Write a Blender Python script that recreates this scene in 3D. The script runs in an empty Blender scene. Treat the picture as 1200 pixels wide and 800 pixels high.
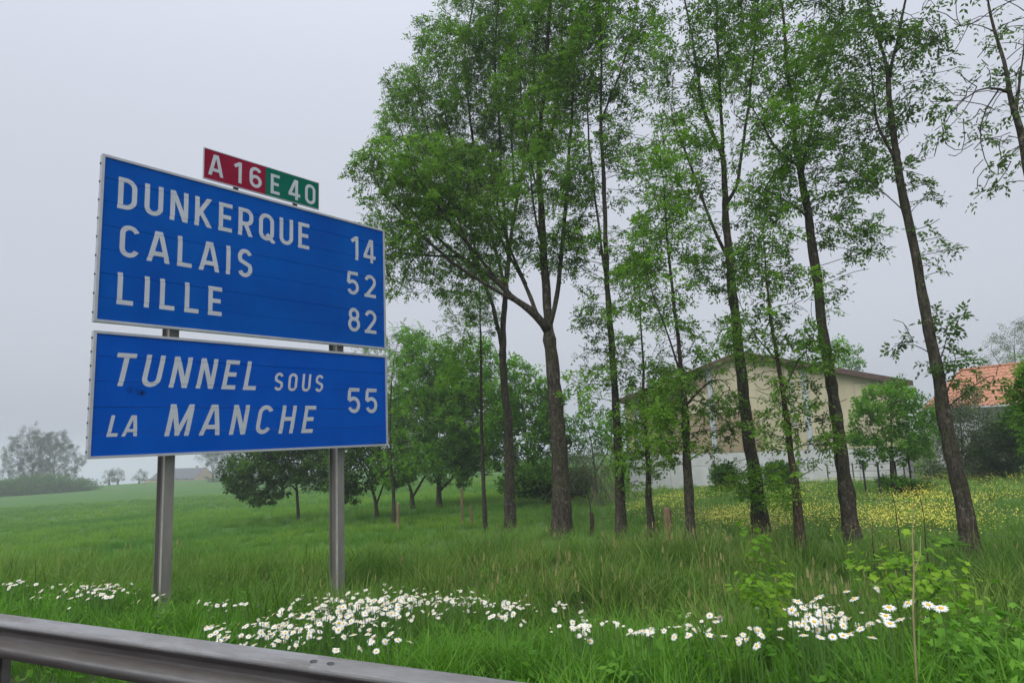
import bpy, math, random
import numpy as np
from mathutils import Vector, Matrix, Euler
from math import radians as RD, sin, cos, pi

random.seed(7)
rng = np.random.default_rng(7)
S = bpy.context.scene
COL = S.collection

# ------------------------------------------------------------------ camera
CH = 1.9
F_PX, PITCH, ROLL = 760.0, 0.1496, -0.0444
_F = np.array([0, cos(PITCH), sin(PITCH)])
_U0 = np.array([0, -sin(PITCH), cos(PITCH)])
_R0 = np.array([1.0, 0, 0])
_R = cos(ROLL) * _R0 + sin(ROLL) * _U0
_U = -sin(ROLL) * _R0 + cos(ROLL) * _U0
cam_d = bpy.data.cameras.new('camera')
cam = bpy.data.objects.new('camera', cam_d)
COL.objects.link(cam)
M = Matrix.Identity(4)
for i in range(3):
    M[i][0] = _R[i]; M[i][1] = _U[i]; M[i][2] = -_F[i]
M[2][3] = CH
cam.matrix_world = M
cam_d.sensor_width = 36.0
cam_d.lens = 36.0 * F_PX / 1200.0
cam_d.clip_start = 0.05
cam_d.clip_end = 4000.0
S.camera = cam

# ------------------------------------------------------------------ world, sun, exposure
SUN_EL, SUN_AZ = RD(58), RD(200)
world = bpy.data.worlds.new("World")
S.world = world
world.use_nodes = True
wn = world.node_tree
wn.nodes.clear()
w_out = wn.nodes.new('ShaderNodeOutputWorld')
w_add = wn.nodes.new('ShaderNodeAddShader')
w_sky = wn.nodes.new('ShaderNodeTexSky')
w_sky.sky_type = 'NISHITA'
w_sky.sun_disc = False
w_sky.sun_elevation = SUN_EL
w_sky.sun_rotation = SUN_AZ
w_sky.dust_density = 6.0
w_hsv = wn.nodes.new('ShaderNodeHueSaturation')
w_hsv.inputs['Saturation'].default_value = 0.15
w_bg1 = wn.nodes.new('ShaderNodeBackground')
w_bg1.inputs['Strength'].default_value = 0.05
wn.links.new(w_sky.outputs[0], w_hsv.inputs['Color'])
wn.links.new(w_hsv.outputs[0], w_bg1.inputs['Color'])
# even overcast layer, a little brighter towards the zenith
w_tc = wn.nodes.new('ShaderNodeTexCoord')
w_sep = wn.nodes.new('ShaderNodeSeparateXYZ')
wn.links.new(w_tc.outputs['Generated'], w_sep.inputs[0])
w_sq = wn.nodes.new('ShaderNodeMath'); w_sq.operation = 'POWER'; w_sq.use_clamp = True
w_sq.inputs[1].default_value = 3.0
w_mx = wn.nodes.new('ShaderNodeMath'); w_mx.operation = 'MAXIMUM'; w_mx.inputs[1].default_value = 0.0
wn.links.new(w_sep.outputs['Z'], w_mx.inputs[0])
wn.links.new(w_mx.outputs[0], w_sq.inputs[0])
w_mr = wn.nodes.new('ShaderNodeMapRange')
w_mr.inputs['From Min'].default_value = 0.0
w_mr.inputs['From Max'].default_value = 1.0
w_mr.inputs['To Min'].default_value = 0.425
w_mr.inputs['To Max'].default_value = 1.35
wn.links.new(w_sq.outputs[0], w_mr.inputs['Value'])
w_bg2 = wn.nodes.new('ShaderNodeBackground')
w_bg2.inputs['Color'].default_value = (0.805, 0.86, 1.0, 1)
wn.links.new(w_mr.outputs[0], w_bg2.inputs['Strength'])
wn.links.new(w_bg1.outputs[0], w_add.inputs[0])
wn.links.new(w_bg2.outputs[0], w_add.inputs[1])
wn.links.new(w_add.outputs[0], w_out.inputs['Surface'])

sun_d = bpy.data.lights.new('sun', 'SUN')
sun_d.energy = 1.5
sun_d.angle = RD(50)
sun_d.color = (1.0, 0.97, 0.92)
sun = bpy.data.objects.new('sun', sun_d)
COL.objects.link(sun)
sun.location = (0, 0, 60)
# light arrives from behind and above the camera
_sd = Vector((sin(SUN_AZ) * cos(SUN_EL), cos(SUN_AZ) * cos(SUN_EL), sin(SUN_EL)))
sun.rotation_euler = _sd.to_track_quat('Z', 'Y').to_euler()

S.view_settings.view_transform = 'Standard'
S.view_settings.look = 'None'
S.view_settings.gamma = 1.0
S.view_settings.exposure = 0.28
S.cycles.max_bounces = 8
S.cycles.diffuse_bounces = 3
S.cycles.glossy_bounces = 2
S.cycles.transmission_bounces = 4
S.cycles.transparent_max_bounces = 8
S.cycles.volume_bounces = 2
S.cycles.use_adaptive_sampling = True
S.cycles.adaptive_threshold = 0.02
S.cycles.use_denoising = True
try:
    S.cycles.denoiser = 'OPENIMAGEDENOISE'
except Exception:
    pass

# ------------------------------------------------------------------ helpers
def ray(px, py):
    return _R * (px - 600) / F_PX - _U * (py - 400) / F_PX + _F

def at(px, py, Y):
    """the point at distance Y in front of the camera that was surveyed at this place in the picture"""
    v = ray(px, py)
    return np.array([0, 0, CH]) + v * (Y / v[1])

RU = np.array([-0.9034, 0.4288])   # along the road, forward
RV = np.array([0.4288, 0.9034])    # away from the road
VR = 2.97                          # rail line

def sst(x, a, b):
    t = np.clip((x - a) / (b - a), 0, 1)
    return t * t * (3 - 2 * t)

def gz(x, y):
    x = np.asarray(x, float); y = np.asarray(y, float)
    u = RU[0] * x + RU[1] * y
    v = RV[0] * x + RV[1] * y
    a = v - VR
    z = -0.5 * sst(a, 1.2, 5.5)
    z = z + 0.28 * sst(-u, -2.5, 1.5) * sst(a, 0.5, 1.8) * (1 - sst(a, 2.6, 6.0))
    z = z - 0.018 * np.maximum(v - 12, 0) * np.exp(-np.maximum(v - 12, 0) / 260)
    z = z - 6.6 * (1 - np.exp(-np.maximum(u - 4, 0) / 105)) * sst(a, 2, 14)
    z = z - 0.075 * np.maximum(np.hypot(x, y) - 282, 0) * sst(u, 20, 120)
    rough = sst(a, 0.8, 3.0)
    z = z + rough * (0.05 * np.sin(x * 1.3 + 0.6 * y) * np.cos(y * 0.9 - 0.4 * x) + 0.03 * np.sin(2.7 * x - 1.9 * y))
    return z

def ground(px, py, lift=0.0):
    v = ray(px, py)
    t = 1.0
    for _ in range(4000):
        p = np.array([0, 0, CH]) + v * t
        if p[2] <= gz(p[0], p[1]) + lift:
            break
        t *= 1.004
    return p

def link(o, parent=None):
    COL.objects.link(o)
    if parent is not None:
        o.parent = parent
    return o

def tag(o, label=None, cat=None, group=None, kind=None):
    if label: o['label'] = label
    if cat: o['category'] = cat
    if group: o['group'] = group
    if kind: o['kind'] = kind
    return o

def empty(name, loc, rz=0.0):
    o = bpy.data.objects.new(name, None)
    o.empty_display_size = 0.2
    o.location = tuple(loc); o.rotation_euler = (0, 0, rz)
    return link(o)

class MB:
    def __init__(self):
        self.v = []; self.f = []
    def add(self, vs, fs):
        n = len(self.v)
        self.v.extend([tuple(map(float, p)) for p in vs])
        self.f.extend([tuple(n + i for i in q) for q in fs])
    def box(self, x0, x1, y0, y1, z0, z1):
        self.add([(x0, y0, z0), (x1, y0, z0), (x1, y1, z0), (x0, y1, z0), (x0, y0, z1), (x1, y0, z1), (x1, y1, z1), (x0, y1, z1)],
                 [(0, 3, 2, 1), (4, 5, 6, 7), (0, 1, 5, 4), (1, 2, 6, 5), (2, 3, 7, 6), (3, 0, 4, 7)])
    def prism(self, poly, axis0, axis1, closed=True):
        """poly: list of points at the start; the same list moved to the end"""
        n = len(poly)
        self.add(list(axis0(p) for p in poly) + list(axis1(p) for p in poly),
                 [(i, (i + 1) % n, n + (i + 1) % n, n + i) for i in range(n if closed else n - 1)] + ([tuple(range(n))[::-1], tuple(range(n, 2 * n))] if closed else []))
    def tube(self, pts, rad, sides=6, cap=True):
        pts = np.asarray(pts, float)
        n = len(pts)
        if n < 2: return
        t = np.gradient(pts, axis=0)
        t /= np.linalg.norm(t, axis=1)[:, None] + 1e-9
        ref = np.array([0.0, 0, 1]) if abs(t[0][2]) < 0.9 else np.array([1.0, 0, 0])
        a = np.cross(t[0], ref); a /= np.linalg.norm(a) + 1e-9
        base = len(self.v)
        ang = np.arange(sides) * 2 * pi / sides
        ca, sa = np.cos(ang), np.sin(ang)
        for i in range(n):
            a = a - t[i] * np.dot(a, t[i]); a /= np.linalg.norm(a) + 1e-9
            b = np.cross(t[i], a)
            ring = pts[i] + rad[i] * (ca[:, None] * a + sa[:, None] * b)
            self.v.extend(map(tuple, ring.tolist()))
        for i in range(n - 1):
            for k in range(sides):
                k2 = (k + 1) % sides
                self.f.append((base + i * sides + k, base + i * sides + k2, base + (i + 1) * sides + k2, base + (i + 1) * sides + k))
        if cap:
            self.f.append(tuple(base + (n - 1) * sides + k for k in range(sides)))
            self.f.append(tuple(base + k for k in range(sides))[::-1])
    def mesh(self, name, mat, smooth=False):
        me = bpy.data.meshes.new(name)
        me.from_pydata(self.v, [], self.f)
        me.materials.append(mat)
        if smooth:
            me.polygons.foreach_set('use_smooth', [True] * len(me.polygons))
        me.update()
        return me
    def build(self, name, mat, parent=None, smooth=False):
        return link(bpy.data.objects.new(name, self.mesh(name, mat, smooth)), parent)

def quads_mesh(name, V, nper, mat, tint=None):
    """V: (n*nper,3) points; every nper points one face; tint: one number per face"""
    n = len(V) // nper
    me = bpy.data.meshes.new(name)
    me.vertices.add(len(V))
    me.vertices.foreach_set('co', np.asarray(V, np.float32).ravel())
    me.loops.add(n * nper)
    me.loops.foreach_set('vertex_index', np.arange(n * nper, dtype=np.int32))
    me.polygons.add(n)
    me.polygons.foreach_set('loop_start', np.arange(0, n * nper, nper, dtype=np.int32))
    me.polygons.foreach_set('loop_total', np.full(n, nper, dtype=np.int32))
    if tint is not None:
        at_ = me.attributes.new('tint', 'FLOAT', 'FACE')
        at_.data.foreach_set('value', np.asarray(tint, np.float32))
    me.materials.append(mat)
    me.update(calc_edges=True)
    return me

# ------------------------------------------------------------------ materials
def mat_new(name):
    m = bpy.data.materials.new(name)
    m.use_nodes = True
    nt = m.node_tree
    b = nt.nodes.get('Principled BSDF')
    return m, nt, b

def noise(nt, scale, detail=4, rough=0.55, coord='Object', dist=0.0, stretch=None):
    tc = nt.nodes.new('ShaderNodeTexCoord')
    n = nt.nodes.new('ShaderNodeTexNoise')
    n.inputs['Scale'].default_value = scale
    n.inputs['Detail'].default_value = detail
    n.inputs['Roughness'].default_value = rough
    n.inputs['Distortion'].default_value = dist
    if stretch is not None:
        mp = nt.nodes.new('ShaderNodeMapping')
        mp.inputs['Scale'].default_value = stretch
        nt.links.new(tc.outputs[coord], mp.inputs[0])
        nt.links.new(mp.outputs[0], n.inputs['Vector'])
    else:
        nt.links.new(tc.outputs[coord], n.inputs['Vector'])
    return n.outputs['Fac']

def ramp(nt, fac, stops):
    r = nt.nodes.new('ShaderNodeValToRGB')
    while len(r.color_ramp.elements) < len(stops):
        r.color_ramp.elements.new(0.5)
    for e, (p, c) in zip(r.color_ramp.elements, stops):
        e.position = p
        e.color = (c[0], c[1], c[2], 1) if not isinstance(c, (int, float)) else (c, c, c, 1)
    nt.links.new(fac, r.inputs[0])
    return r.outputs['Color']

def mix(nt, fac, a, b, mode='MIX'):
    n = nt.nodes.new('ShaderNodeMix')
    n.data_type = 'RGBA'; n.blend_type = mode
    def put(sock, v):
        if isinstance(v, (int, float)): sock.default_value = v
        elif isinstance(v, (tuple, list)): sock.default_value = (*v[:3], 1)
        else: nt.links.new(v, sock)
    put(n.inputs[0], fac); put(n.inputs[6], a); put(n.inputs[7], b)
    return n.outputs[2]

def bump(nt, b, h, strength=0.4, dist=0.02):
    n = nt.nodes.new('ShaderNodeBump')
    n.inputs['Strength'].default_value = strength
    n.inputs['Distance'].default_value = dist
    nt.links.new(h, n.inputs['Height'])
    nt.links.new(n.outputs[0], b.inputs['Normal'])

def simple(name, c, rough=0.6, metal=0.0, var=0.25, scale=6.0, bmp=0.0, coord='Object', stretch=None):
    m, nt, b = mat_new(name)
    f = noise(nt, scale, 5, 0.6, coord, stretch=stretch)
    d = tuple(x * (1 - var) for x in c); l = tuple(min(1, x * (1 + var)) for x in c)
    nt.links.new(ramp(nt, f, [(0.3, d), (0.7, l)]), b.inputs['Base Color'])
    b.inputs['Roughness'].default_value = rough
    b.inputs['Metallic'].default_value = metal
    if bmp: bump(nt, b, f, bmp)
    return m

def leafy(name, c0, c1, trans=0.4, patch=None, rough=0.55, tcol=1.6):
    """two sided leaf: diffuse + translucent, colour spread by the tint attribute"""
    m, nt, b = mat_new(name)
    a = nt.nodes.new('ShaderNodeAttribute'); a.attribute_name = 'tint'
    col = ramp(nt, a.outputs['Fac'], [(0.0, c0), (1.0, c1)])
    if patch is not None:
        g = nt.nodes.new('ShaderNodeNewGeometry')
        n = nt.nodes.new('ShaderNodeTexNoise')
        n.inputs['Scale'].default_value = patch[0]; n.inputs['Detail'].default_value = 4
        nt.links.new(g.outputs['Position'], n.inputs['Vector'])
        f = ramp(nt, n.outputs['Fac'], [(0.38, 0.0), (0.62, 1.0)])
        s = nt.nodes.new('ShaderNodeSeparateColor'); nt.links.new(f, s.inputs[0])
        mul = nt.nodes.new('ShaderNodeMath'); mul.operation = 'MULTIPLY'; mul.inputs[1].default_value = patch[2]
        nt.links.new(s.outputs[0], mul.inputs[0])
        col = mix(nt, mul.outputs[0], col, patch[1])
    nt.links.new(col, b.inputs['Base Color'])
    b.inputs['Roughness'].default_value = rough
    b.inputs['Specular IOR Level'].default_value = 0.12
    t = nt.nodes.new('ShaderNodeBsdfTranslucent')
    tc = mix(nt, 1.0, col, (tcol * 0.95, tcol * 1.1, tcol * 0.55), 'MULTIPLY')
    nt.links.new(tc, t.inputs['Color'])
    ms = nt.nodes.new('ShaderNodeMixShader'); ms.inputs[0].default_value = trans
    nt.links.new(b.outputs[0], ms.inputs[1]); nt.links.new(t.outputs[0], ms.inputs[2])
    nt.links.new(ms.outputs[0], nt.nodes['Material Output'].inputs['Surface'])
    return m

def bark(name, c0, c1, c2, scale=9.0):
    m, nt, b = mat_new(name)
    f1 = noise(nt, scale, 8, 0.7, stretch=(1.6, 1.6, 0.35)); f2 = noise(nt, 1.7, 5, 0.6); f3 = noise(nt, 6.0, 6, 0.65); f4 = noise(nt, 34.0, 3, 0.6, stretch=(1, 1, 0.4))
    col = ramp(nt, f1, [(0.32, c0), (0.66, c1)])
    col = mix(nt, ramp(nt, f2, [(0.46, 0.0), (0.66, 0.75)]), col, c2)
    col = mix(nt, ramp(nt, f3, [(0.57, 0.0), (0.70, 0.7)]), col, tuple(x * 2.1 for x in c1))
    col = mix(nt, ramp(nt, f4, [(0.40, 0.75), (0.52, 0.0)]), col, c0)
    nt.links.new(col, b.inputs['Base Color'])
    b.inputs['Roughness'].default_value = 0.95
    b.inputs['Specular IOR Level'].default_value = 0.1
    bump(nt, b, f1, 1.0, 0.05)
    return m

ASH = leafy('ash_leaf', (0.015, 0.042, 0.012), (0.135, 0.250, 0.040), 0.38, (0.55, (0.155, 0.310, 0.022), 0.7))
ASH_DARK = leafy('ash_leaf_dark', (0.040, 0.075, 0.022), (0.115, 0.190, 0.052), 0.4, (0.6, (0.06, 0.13, 0.02), 0.5))
SMALL = leafy('small_tree_leaf', (0.034, 0.092, 0.014), (0.170, 0.325, 0.045), 0.48, (0.5, (0.100, 0.24, 0.022), 0.55))
DARKLEAF = leafy('dark_leaf', (0.026, 0.065, 0.012), (0.085, 0.170, 0.030), 0.4)
FARLEAF = leafy('far_leaf', (0.014, 0.032, 0.012), (0.050, 0.090, 0.028), 0.25)
PALELEAF = leafy('pale_leaf', (0.06, 0.09, 0.05), (0.15, 0.20, 0.11), 0.35)
WILLOW = leafy('willow_leaf', (0.040, 0.062, 0.030), (0.105, 0.135, 0.070), 0.3)
BRIGHT = leafy('bright_leaf', (0.095, 0.220, 0.014), (0.260, 0.410, 0.036), 0.42, (6.0, (0.13, 0.24, 0.03), .5))
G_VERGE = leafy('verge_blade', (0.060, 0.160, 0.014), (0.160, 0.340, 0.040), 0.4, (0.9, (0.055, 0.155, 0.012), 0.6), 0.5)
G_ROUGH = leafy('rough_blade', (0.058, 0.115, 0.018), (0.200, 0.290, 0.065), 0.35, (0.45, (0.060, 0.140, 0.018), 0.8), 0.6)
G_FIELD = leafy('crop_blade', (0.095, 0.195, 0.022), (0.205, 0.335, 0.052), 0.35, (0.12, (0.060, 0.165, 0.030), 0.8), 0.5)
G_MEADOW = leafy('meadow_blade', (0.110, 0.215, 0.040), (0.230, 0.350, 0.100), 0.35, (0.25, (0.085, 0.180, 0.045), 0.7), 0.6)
G_STALK = leafy('dry_stalk', (0.15, 0.16, 0.055), (0.30, 0.27, 0.12), 0.25)
BARK = bark('ash_bark', (0.022, 0.019, 0.016), (0.112, 0.097, 0.076), (0.060, 0.068, 0.030))
BARK2 = bark('brown_bark', (0.024, 0.018, 0.013), (0.130, 0.096, 0.064), (0.072, 0.074, 0.032))
TWIG = simple('twig_wood', (0.030, 0.025, 0.021), 0.9, 0, 0.3)
GALV = simple('galvanised_post', (0.175, 0.168, 0.150), 0.6, 0.1, 0.25, 5.0, stretch=(1, 1, 0.25))
GALV_LIT = simple('galvanised_lit_edge', (0.30, 0.29, 0.27), 0.6, 0.1, 0.2, 5.0)  # paler copy of the post zinc, sky light on the edge painted in
ALU = simple('aluminium_frame', (0.40, 0.42, 0.44), 0.5, 0.3, 0.14, 4.0)
STEEL_DARK = simple('dark_bracket', (0.05, 0.05, 0.055), 0.6, 0.3, 0.2)
LETTER = simple('sign_white', (0.45, 0.485, 0.525), 0.45, 0, 0.09, 3.0)
WOODPOST = simple('weathered_wood', (0.19, 0.13, 0.075), 0.9, 0, 0.4, 14.0, 0.5, stretch=(1, 1, 0.15))
BLACKPOST = simple('black_stake', (0.014, 0.014, 0.015), 0.7, 0, 0.2)
TAN = simple('tan_dry_stalk', (0.27, 0.24, 0.11), 0.9, 0, 0.25, 12)
BARETWIG = simple('bare_twig', (0.13, 0.105, 0.08), 0.9, 0, 0.3)
WIRE = simple('fence_wire_steel', (0.10, 0.10, 0.10), 0.5, 0.6, 0.2)
PETAL = simple('daisy_petal', (0.64, 0.65, 0.63), 0.6, 0, 0.05, 30)
DISC = simple('daisy_disc', (0.66, 0.42, 0.025), 0.8, 0, 0.15, 60)
STEM = simple('green_stem', (0.06, 0.15, 0.02), 0.7, 0, 0.2)
YELLOW = simple('buttercup_petal', (0.76, 0.70, 0.07), 0.5, 0, 0.1, 30)

# ------------------------------------------------------------------ ground, road
def warp(lo, hi, n, c, fine):
    """unevenly spaced coordinates, densest round c"""
    t = np.linspace(-1, 1, n)
    k = 5.2
    s = np.sinh(k * t) / np.sinh(k)
    return np.where(s < 0, c + s * (c - lo), c + s * (hi - c))

def ground_material():
    m, nt, b = mat_new('ground_soil_and_grass')
    tc = nt.nodes.new('ShaderNodeTexCoord')
    a = nt.nodes.new('ShaderNodeAttribute'); a.attribute_name = 'zone'      # 0 verge soil, .5 rough, 1 crop
    sp = nt.nodes.new('ShaderNodeSeparateColor')
    nt.links.new(a.outputs['Color'], sp.inputs[0])
    n1 = noise(nt, 0.9, 8, 0.65); n2 = noise(nt, 14.0, 6, 0.7); n3 = noise(nt, 0.06, 5, 0.6)
    verge = ramp(nt, n2, [(0.3, (0.035, 0.045, 0.018)), (0.7, (0.060, 0.105, 0.028))])
    crop = ramp(nt, n1, [(0.3, (0.045, 0.110, 0.018)), (0.7, (0.072, 0.155, 0.028))])
    crop = mix(nt, ramp(nt, n3, [(0.4, 0.0), (0.6, 0.5)]), crop, (0.050, 0.120, 0.032))
    mead = ramp(nt, n1, [(0.3, (0.065, 0.120, 0.028)), (0.7, (0.115, 0.180, 0.052))])
    soil = ramp(nt, n2, [(0.3, (0.045, 0.036, 0.026)), (0.7, (0.11, 0.085, 0.055))])
    c = mix(nt, sp.outputs[0], verge, crop)
    c = mix(nt, sp.outputs[1], c, mead)
    c = mix(nt, sp.outputs[2], c, soil)
    nt.links.new(c, b.inputs['Base Color'])
    b.inputs['Roughness'].default_value = 0.95
    b.inputs['Specular IOR Level'].default_value = 0.1
    bump(nt, b, n2, 0.7, 0.05)
    return m

def is_meadow(u, v):
    """grass meadow on the barn side of the tree row, 1 inside"""
    return sst(v, 12.5, 15.5) * sst(-u, -14, -6)

def is_crop(u, v):
    a = v - VR
    return sst(a, 5.5, 9.5) * sst(u, 5.0, 11.0)

us = warp(-900, 1000, 190, 3, 0); vs_ = warp(-60, 1100, 230, 8, 0)
UU, VV = np.meshgrid(us, vs_, indexing='ij')
XX = RU[0] * UU + RV[0] * VV; YY = RU[1] * UU + RV[1] * VV
ZZ = gz(XX, YY)
road_side = VV < VR - 0.6
ZZ = np.where(road_side, ZZ - 0.012, ZZ)
gm = bpy.data.meshes.new('ground')
nu, nv = UU.shape
idx = np.arange(nu * nv).reshape(nu, nv)
fq = np.stack([idx[:-1, :-1], idx[:-1, 1:], idx[1:, 1:], idx[1:, :-1]], -1).reshape(-1, 4)
gm.from_pydata(np.stack([XX, YY, ZZ], -1).reshape(-1, 3).tolist(), [], fq.tolist())
zc = gm.attributes.new('zone', 'FLOAT_COLOR', 'POINT')
crop_w = is_crop(UU, VV); mead_w = is_meadow(UU, VV)
soil_w = (1 - sst(VV - VR, 0.1, 0.7))
zc.data.foreach_set('color', np.stack([crop_w, mead_w, soil_w, np.ones_like(UU)], -1).astype(np.float32).ravel())
gm.materials.append(ground_material())
gm.polygons.foreach_set('use_smooth', [True] * len(gm.polygons))
go = link(bpy.data.objects.new('ground', gm)); tag(go, kind='structure')
if go.data.polygons[0].normal.z < 0:
    gm.flip_normals()

ROT_ROAD = math.atan2(RU[1], RU[0])      # local x = along the road, local y = towards the road, z up
def road_xy(u, v):
    return (RU[0] * u + RV[0] * v, RU[1] * u + RV[1] * v)

asphalt, nt, b = mat_new('asphalt')
f = noise(nt, 60, 6, 0.7)
nt.links.new(ramp(nt, f, [(0.3, (0.035, 0.035, 0.037)), (0.7, (0.075, 0.074, 0.072))]), b.inputs['Base Color'])
b.inputs['Roughness'].default_value = 0.85
bump(nt, b, f, 0.5, 0.006)
rd = MB()
p = [road_xy(u, v) for u, v in ((-300, -12), (-300, VR - 0.75), (400, VR - 0.75), (400, -12))]
rd.add([(x, y, 0.0) for x, y in p], [(0, 1, 2, 3)])
r_o = rd.build('road', asphalt); tag(r_o, kind='structure')
WHITE = simple('road_paint', (0.72, 0.72, 0.70), 0.7, 0, 0.1, 20)
rl = MB()
p = [road_xy(u, v) for u, v in ((-300, 0.55), (-300, 0.78), (400, 0.78), (400, 0.55))]
rl.add([(x, y, 0.004) for x, y in p], [(0, 1, 2, 3)])
l_o = rl.build('road_marking', WHITE); tag(l_o, kind='structure')

# ------------------------------------------------------------------ guardrail
def rail_material():
    m, nt, b = mat_new('galvanised_rail')
    f = noise(nt, 3.0, 6, 0.65, stretch=(0.35, 2, 2)); g = noise(nt, 40, 4, 0.6)
    base = ramp(nt, f, [(0.3, (0.172, 0.176, 0.180)), (0.7, (0.242, 0.246, 0.250))])
    dirt = ramp(nt, noise(nt, 1.6, 7, 0.75, stretch=(0.5, 3, 6)), [(0.42, 0.0), (0.68, 0.75)])
    s = nt.nodes.new('ShaderNodeSeparateColor'); nt.links.new(dirt, s.inputs[0])
    c = mix(nt, s.outputs[0], base, (0.060, 0.046, 0.036))
    # road grime in the trough, with underside shade and a bright edge painted in
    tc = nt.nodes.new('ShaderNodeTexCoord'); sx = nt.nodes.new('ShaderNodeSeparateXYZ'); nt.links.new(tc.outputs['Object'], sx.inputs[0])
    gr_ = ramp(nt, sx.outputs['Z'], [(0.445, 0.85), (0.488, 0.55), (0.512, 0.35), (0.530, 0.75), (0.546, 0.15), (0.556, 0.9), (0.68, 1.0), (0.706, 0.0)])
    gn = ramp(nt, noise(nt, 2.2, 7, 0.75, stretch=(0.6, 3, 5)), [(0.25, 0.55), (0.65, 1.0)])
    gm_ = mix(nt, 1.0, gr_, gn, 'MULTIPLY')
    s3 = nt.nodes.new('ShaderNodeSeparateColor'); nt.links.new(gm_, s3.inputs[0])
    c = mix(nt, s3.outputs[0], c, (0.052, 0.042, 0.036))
    nt.links.new(c, b.inputs['Base Color'])
    b.inputs['Metallic'].default_value = 0.2
    b.inputs['Roughness'].default_value = 0.6
    bump(nt, b, g, 0.12, 0.003)
    return m
RAIL = rail_material()
gr = empty('guardrail', (*road_xy(0, VR), 0.0), ROT_ROAD)
tag(gr, 'long grey galvanised crash barrier with a W shaped beam beside the road', 'guardrail')
# local frame: x along road forward, y towards the road
prof = [(0.0, 0.757), (0.006, 0.756), (0.070, 0.724), (0.079, 0.717), (0.083, 0.707), (0.082, 0.696), (0.074, 0.686), (0.020, 0.648), (0.011, 0.636),
        (0.010, 0.606), (0.018, 0.594), (0.074, 0.556), (0.081, 0.549), (0.084, 0.538), (0.083, 0.524), (0.075, 0.508), (0.058, 0.488), (0.012, 0.448), (0.0, 0.443)]
loop = prof + [(y - 0.004, z) for y, z in reversed(prof)]
v = ray(384, 768); t = VR / float(RV @ v[:2]); sp_ = v * t
u_splice = float(RU @ sp_[:2])
v = ray(3, 790); t = (VR + 0.11) / float(RV @ v[:2]); u_post = float(RU @ (v * t)[:2])
SEG = 4.0
beam = MB()
beam.prism(loop, lambda q: (-0.06, q[0], q[1]), lambda q: (SEG + 0.06, q[0], q[1]))
beam_me = beam.mesh('rail_beam', RAIL, False)
bolt = MB()
bolt.tube([(0, 0, 0), (0, 0.004, 0), (0, 0.007, 0)], [0.017, 0.016, 0.010], 8)
bolt_me = bolt.mesh('bolt', STEEL_DARK)
slot = MB()
slot.box(-0.016, 0.016, -0.002, 0.001, -0.006, 0.006)
post = MB()
for (x0, x1, y0, y1) in ((-0.05, 0.05, -0.14, -0.134), (-0.05, -0.044, -0.134, -0.08), (0.044, 0.05, -0.134, -0.08)):
    post.box(x0, x1, y0, y1, -0.6, 0.70)
post_me = post.mesh('post', RAIL)
spacer = MB()
spacer.box(-0.04, 0.04, -0.134, -0.006, 0.56, 0.64)
spacer_me = spacer.mesh('spacer', RAIL)
for k in range(-2, 12):
    u0 = u_splice + k * SEG
    o = link(bpy.data.objects.new('rail_beam', beam_me), gr)
    o.location = (u0, 0.0045 if k % 2 else 0.0, 0.0)
    for du, dz, dy in ((-0.06, 0.737, 0.043), (0.06, 0.737, 0.043), (-0.06, 0.637, 0.046), (0.06, 0.637, 0.046), (-0.06, 0.563, 0.048), (0.06, 0.563, 0.048), (-0.06, 0.462, 0.044), (0.06, 0.462, 0.044)):
        o = link(bpy.data.objects.new('bolt', bolt_me), gr)
        o.location = (u0 + du, dy, dz)
        o.scale = (1.7, 1, .75)
        o.rotation_euler = (RD(62 if dz > 0.7 else (-58 if 0.6 < dz < 0.7 else (60 if dz > 0.5 else -60))), 0, 0)
    for uo in (u_post, u_post + 2.0):
        o = link(bpy.data.objects.new('post', post_me), gr); o.location = (u0 - u_splice + uo, 0, 0)
        o = link(bpy.data.objects.new('spacer', spacer_me), gr); o.location = (u0 - u_splice + uo, 0, 0)

# ------------------------------------------------------------------ motorway sign
YAW = 0.6948
SIGN_P = np.array([-5.1212, 7.8])
SD = np.array([sin(YAW), cos(YAW)])
sg = empty('road_sign', (SIGN_P[0], SIGN_P[1], 0.0), pi / 2 - YAW)
tag(sg, 'big blue motorway direction sign on two steel posts reading DUNKERQUE CALAIS LILLE', 'road sign')
SZ = CH          # sign heights below were surveyed from eye level

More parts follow.
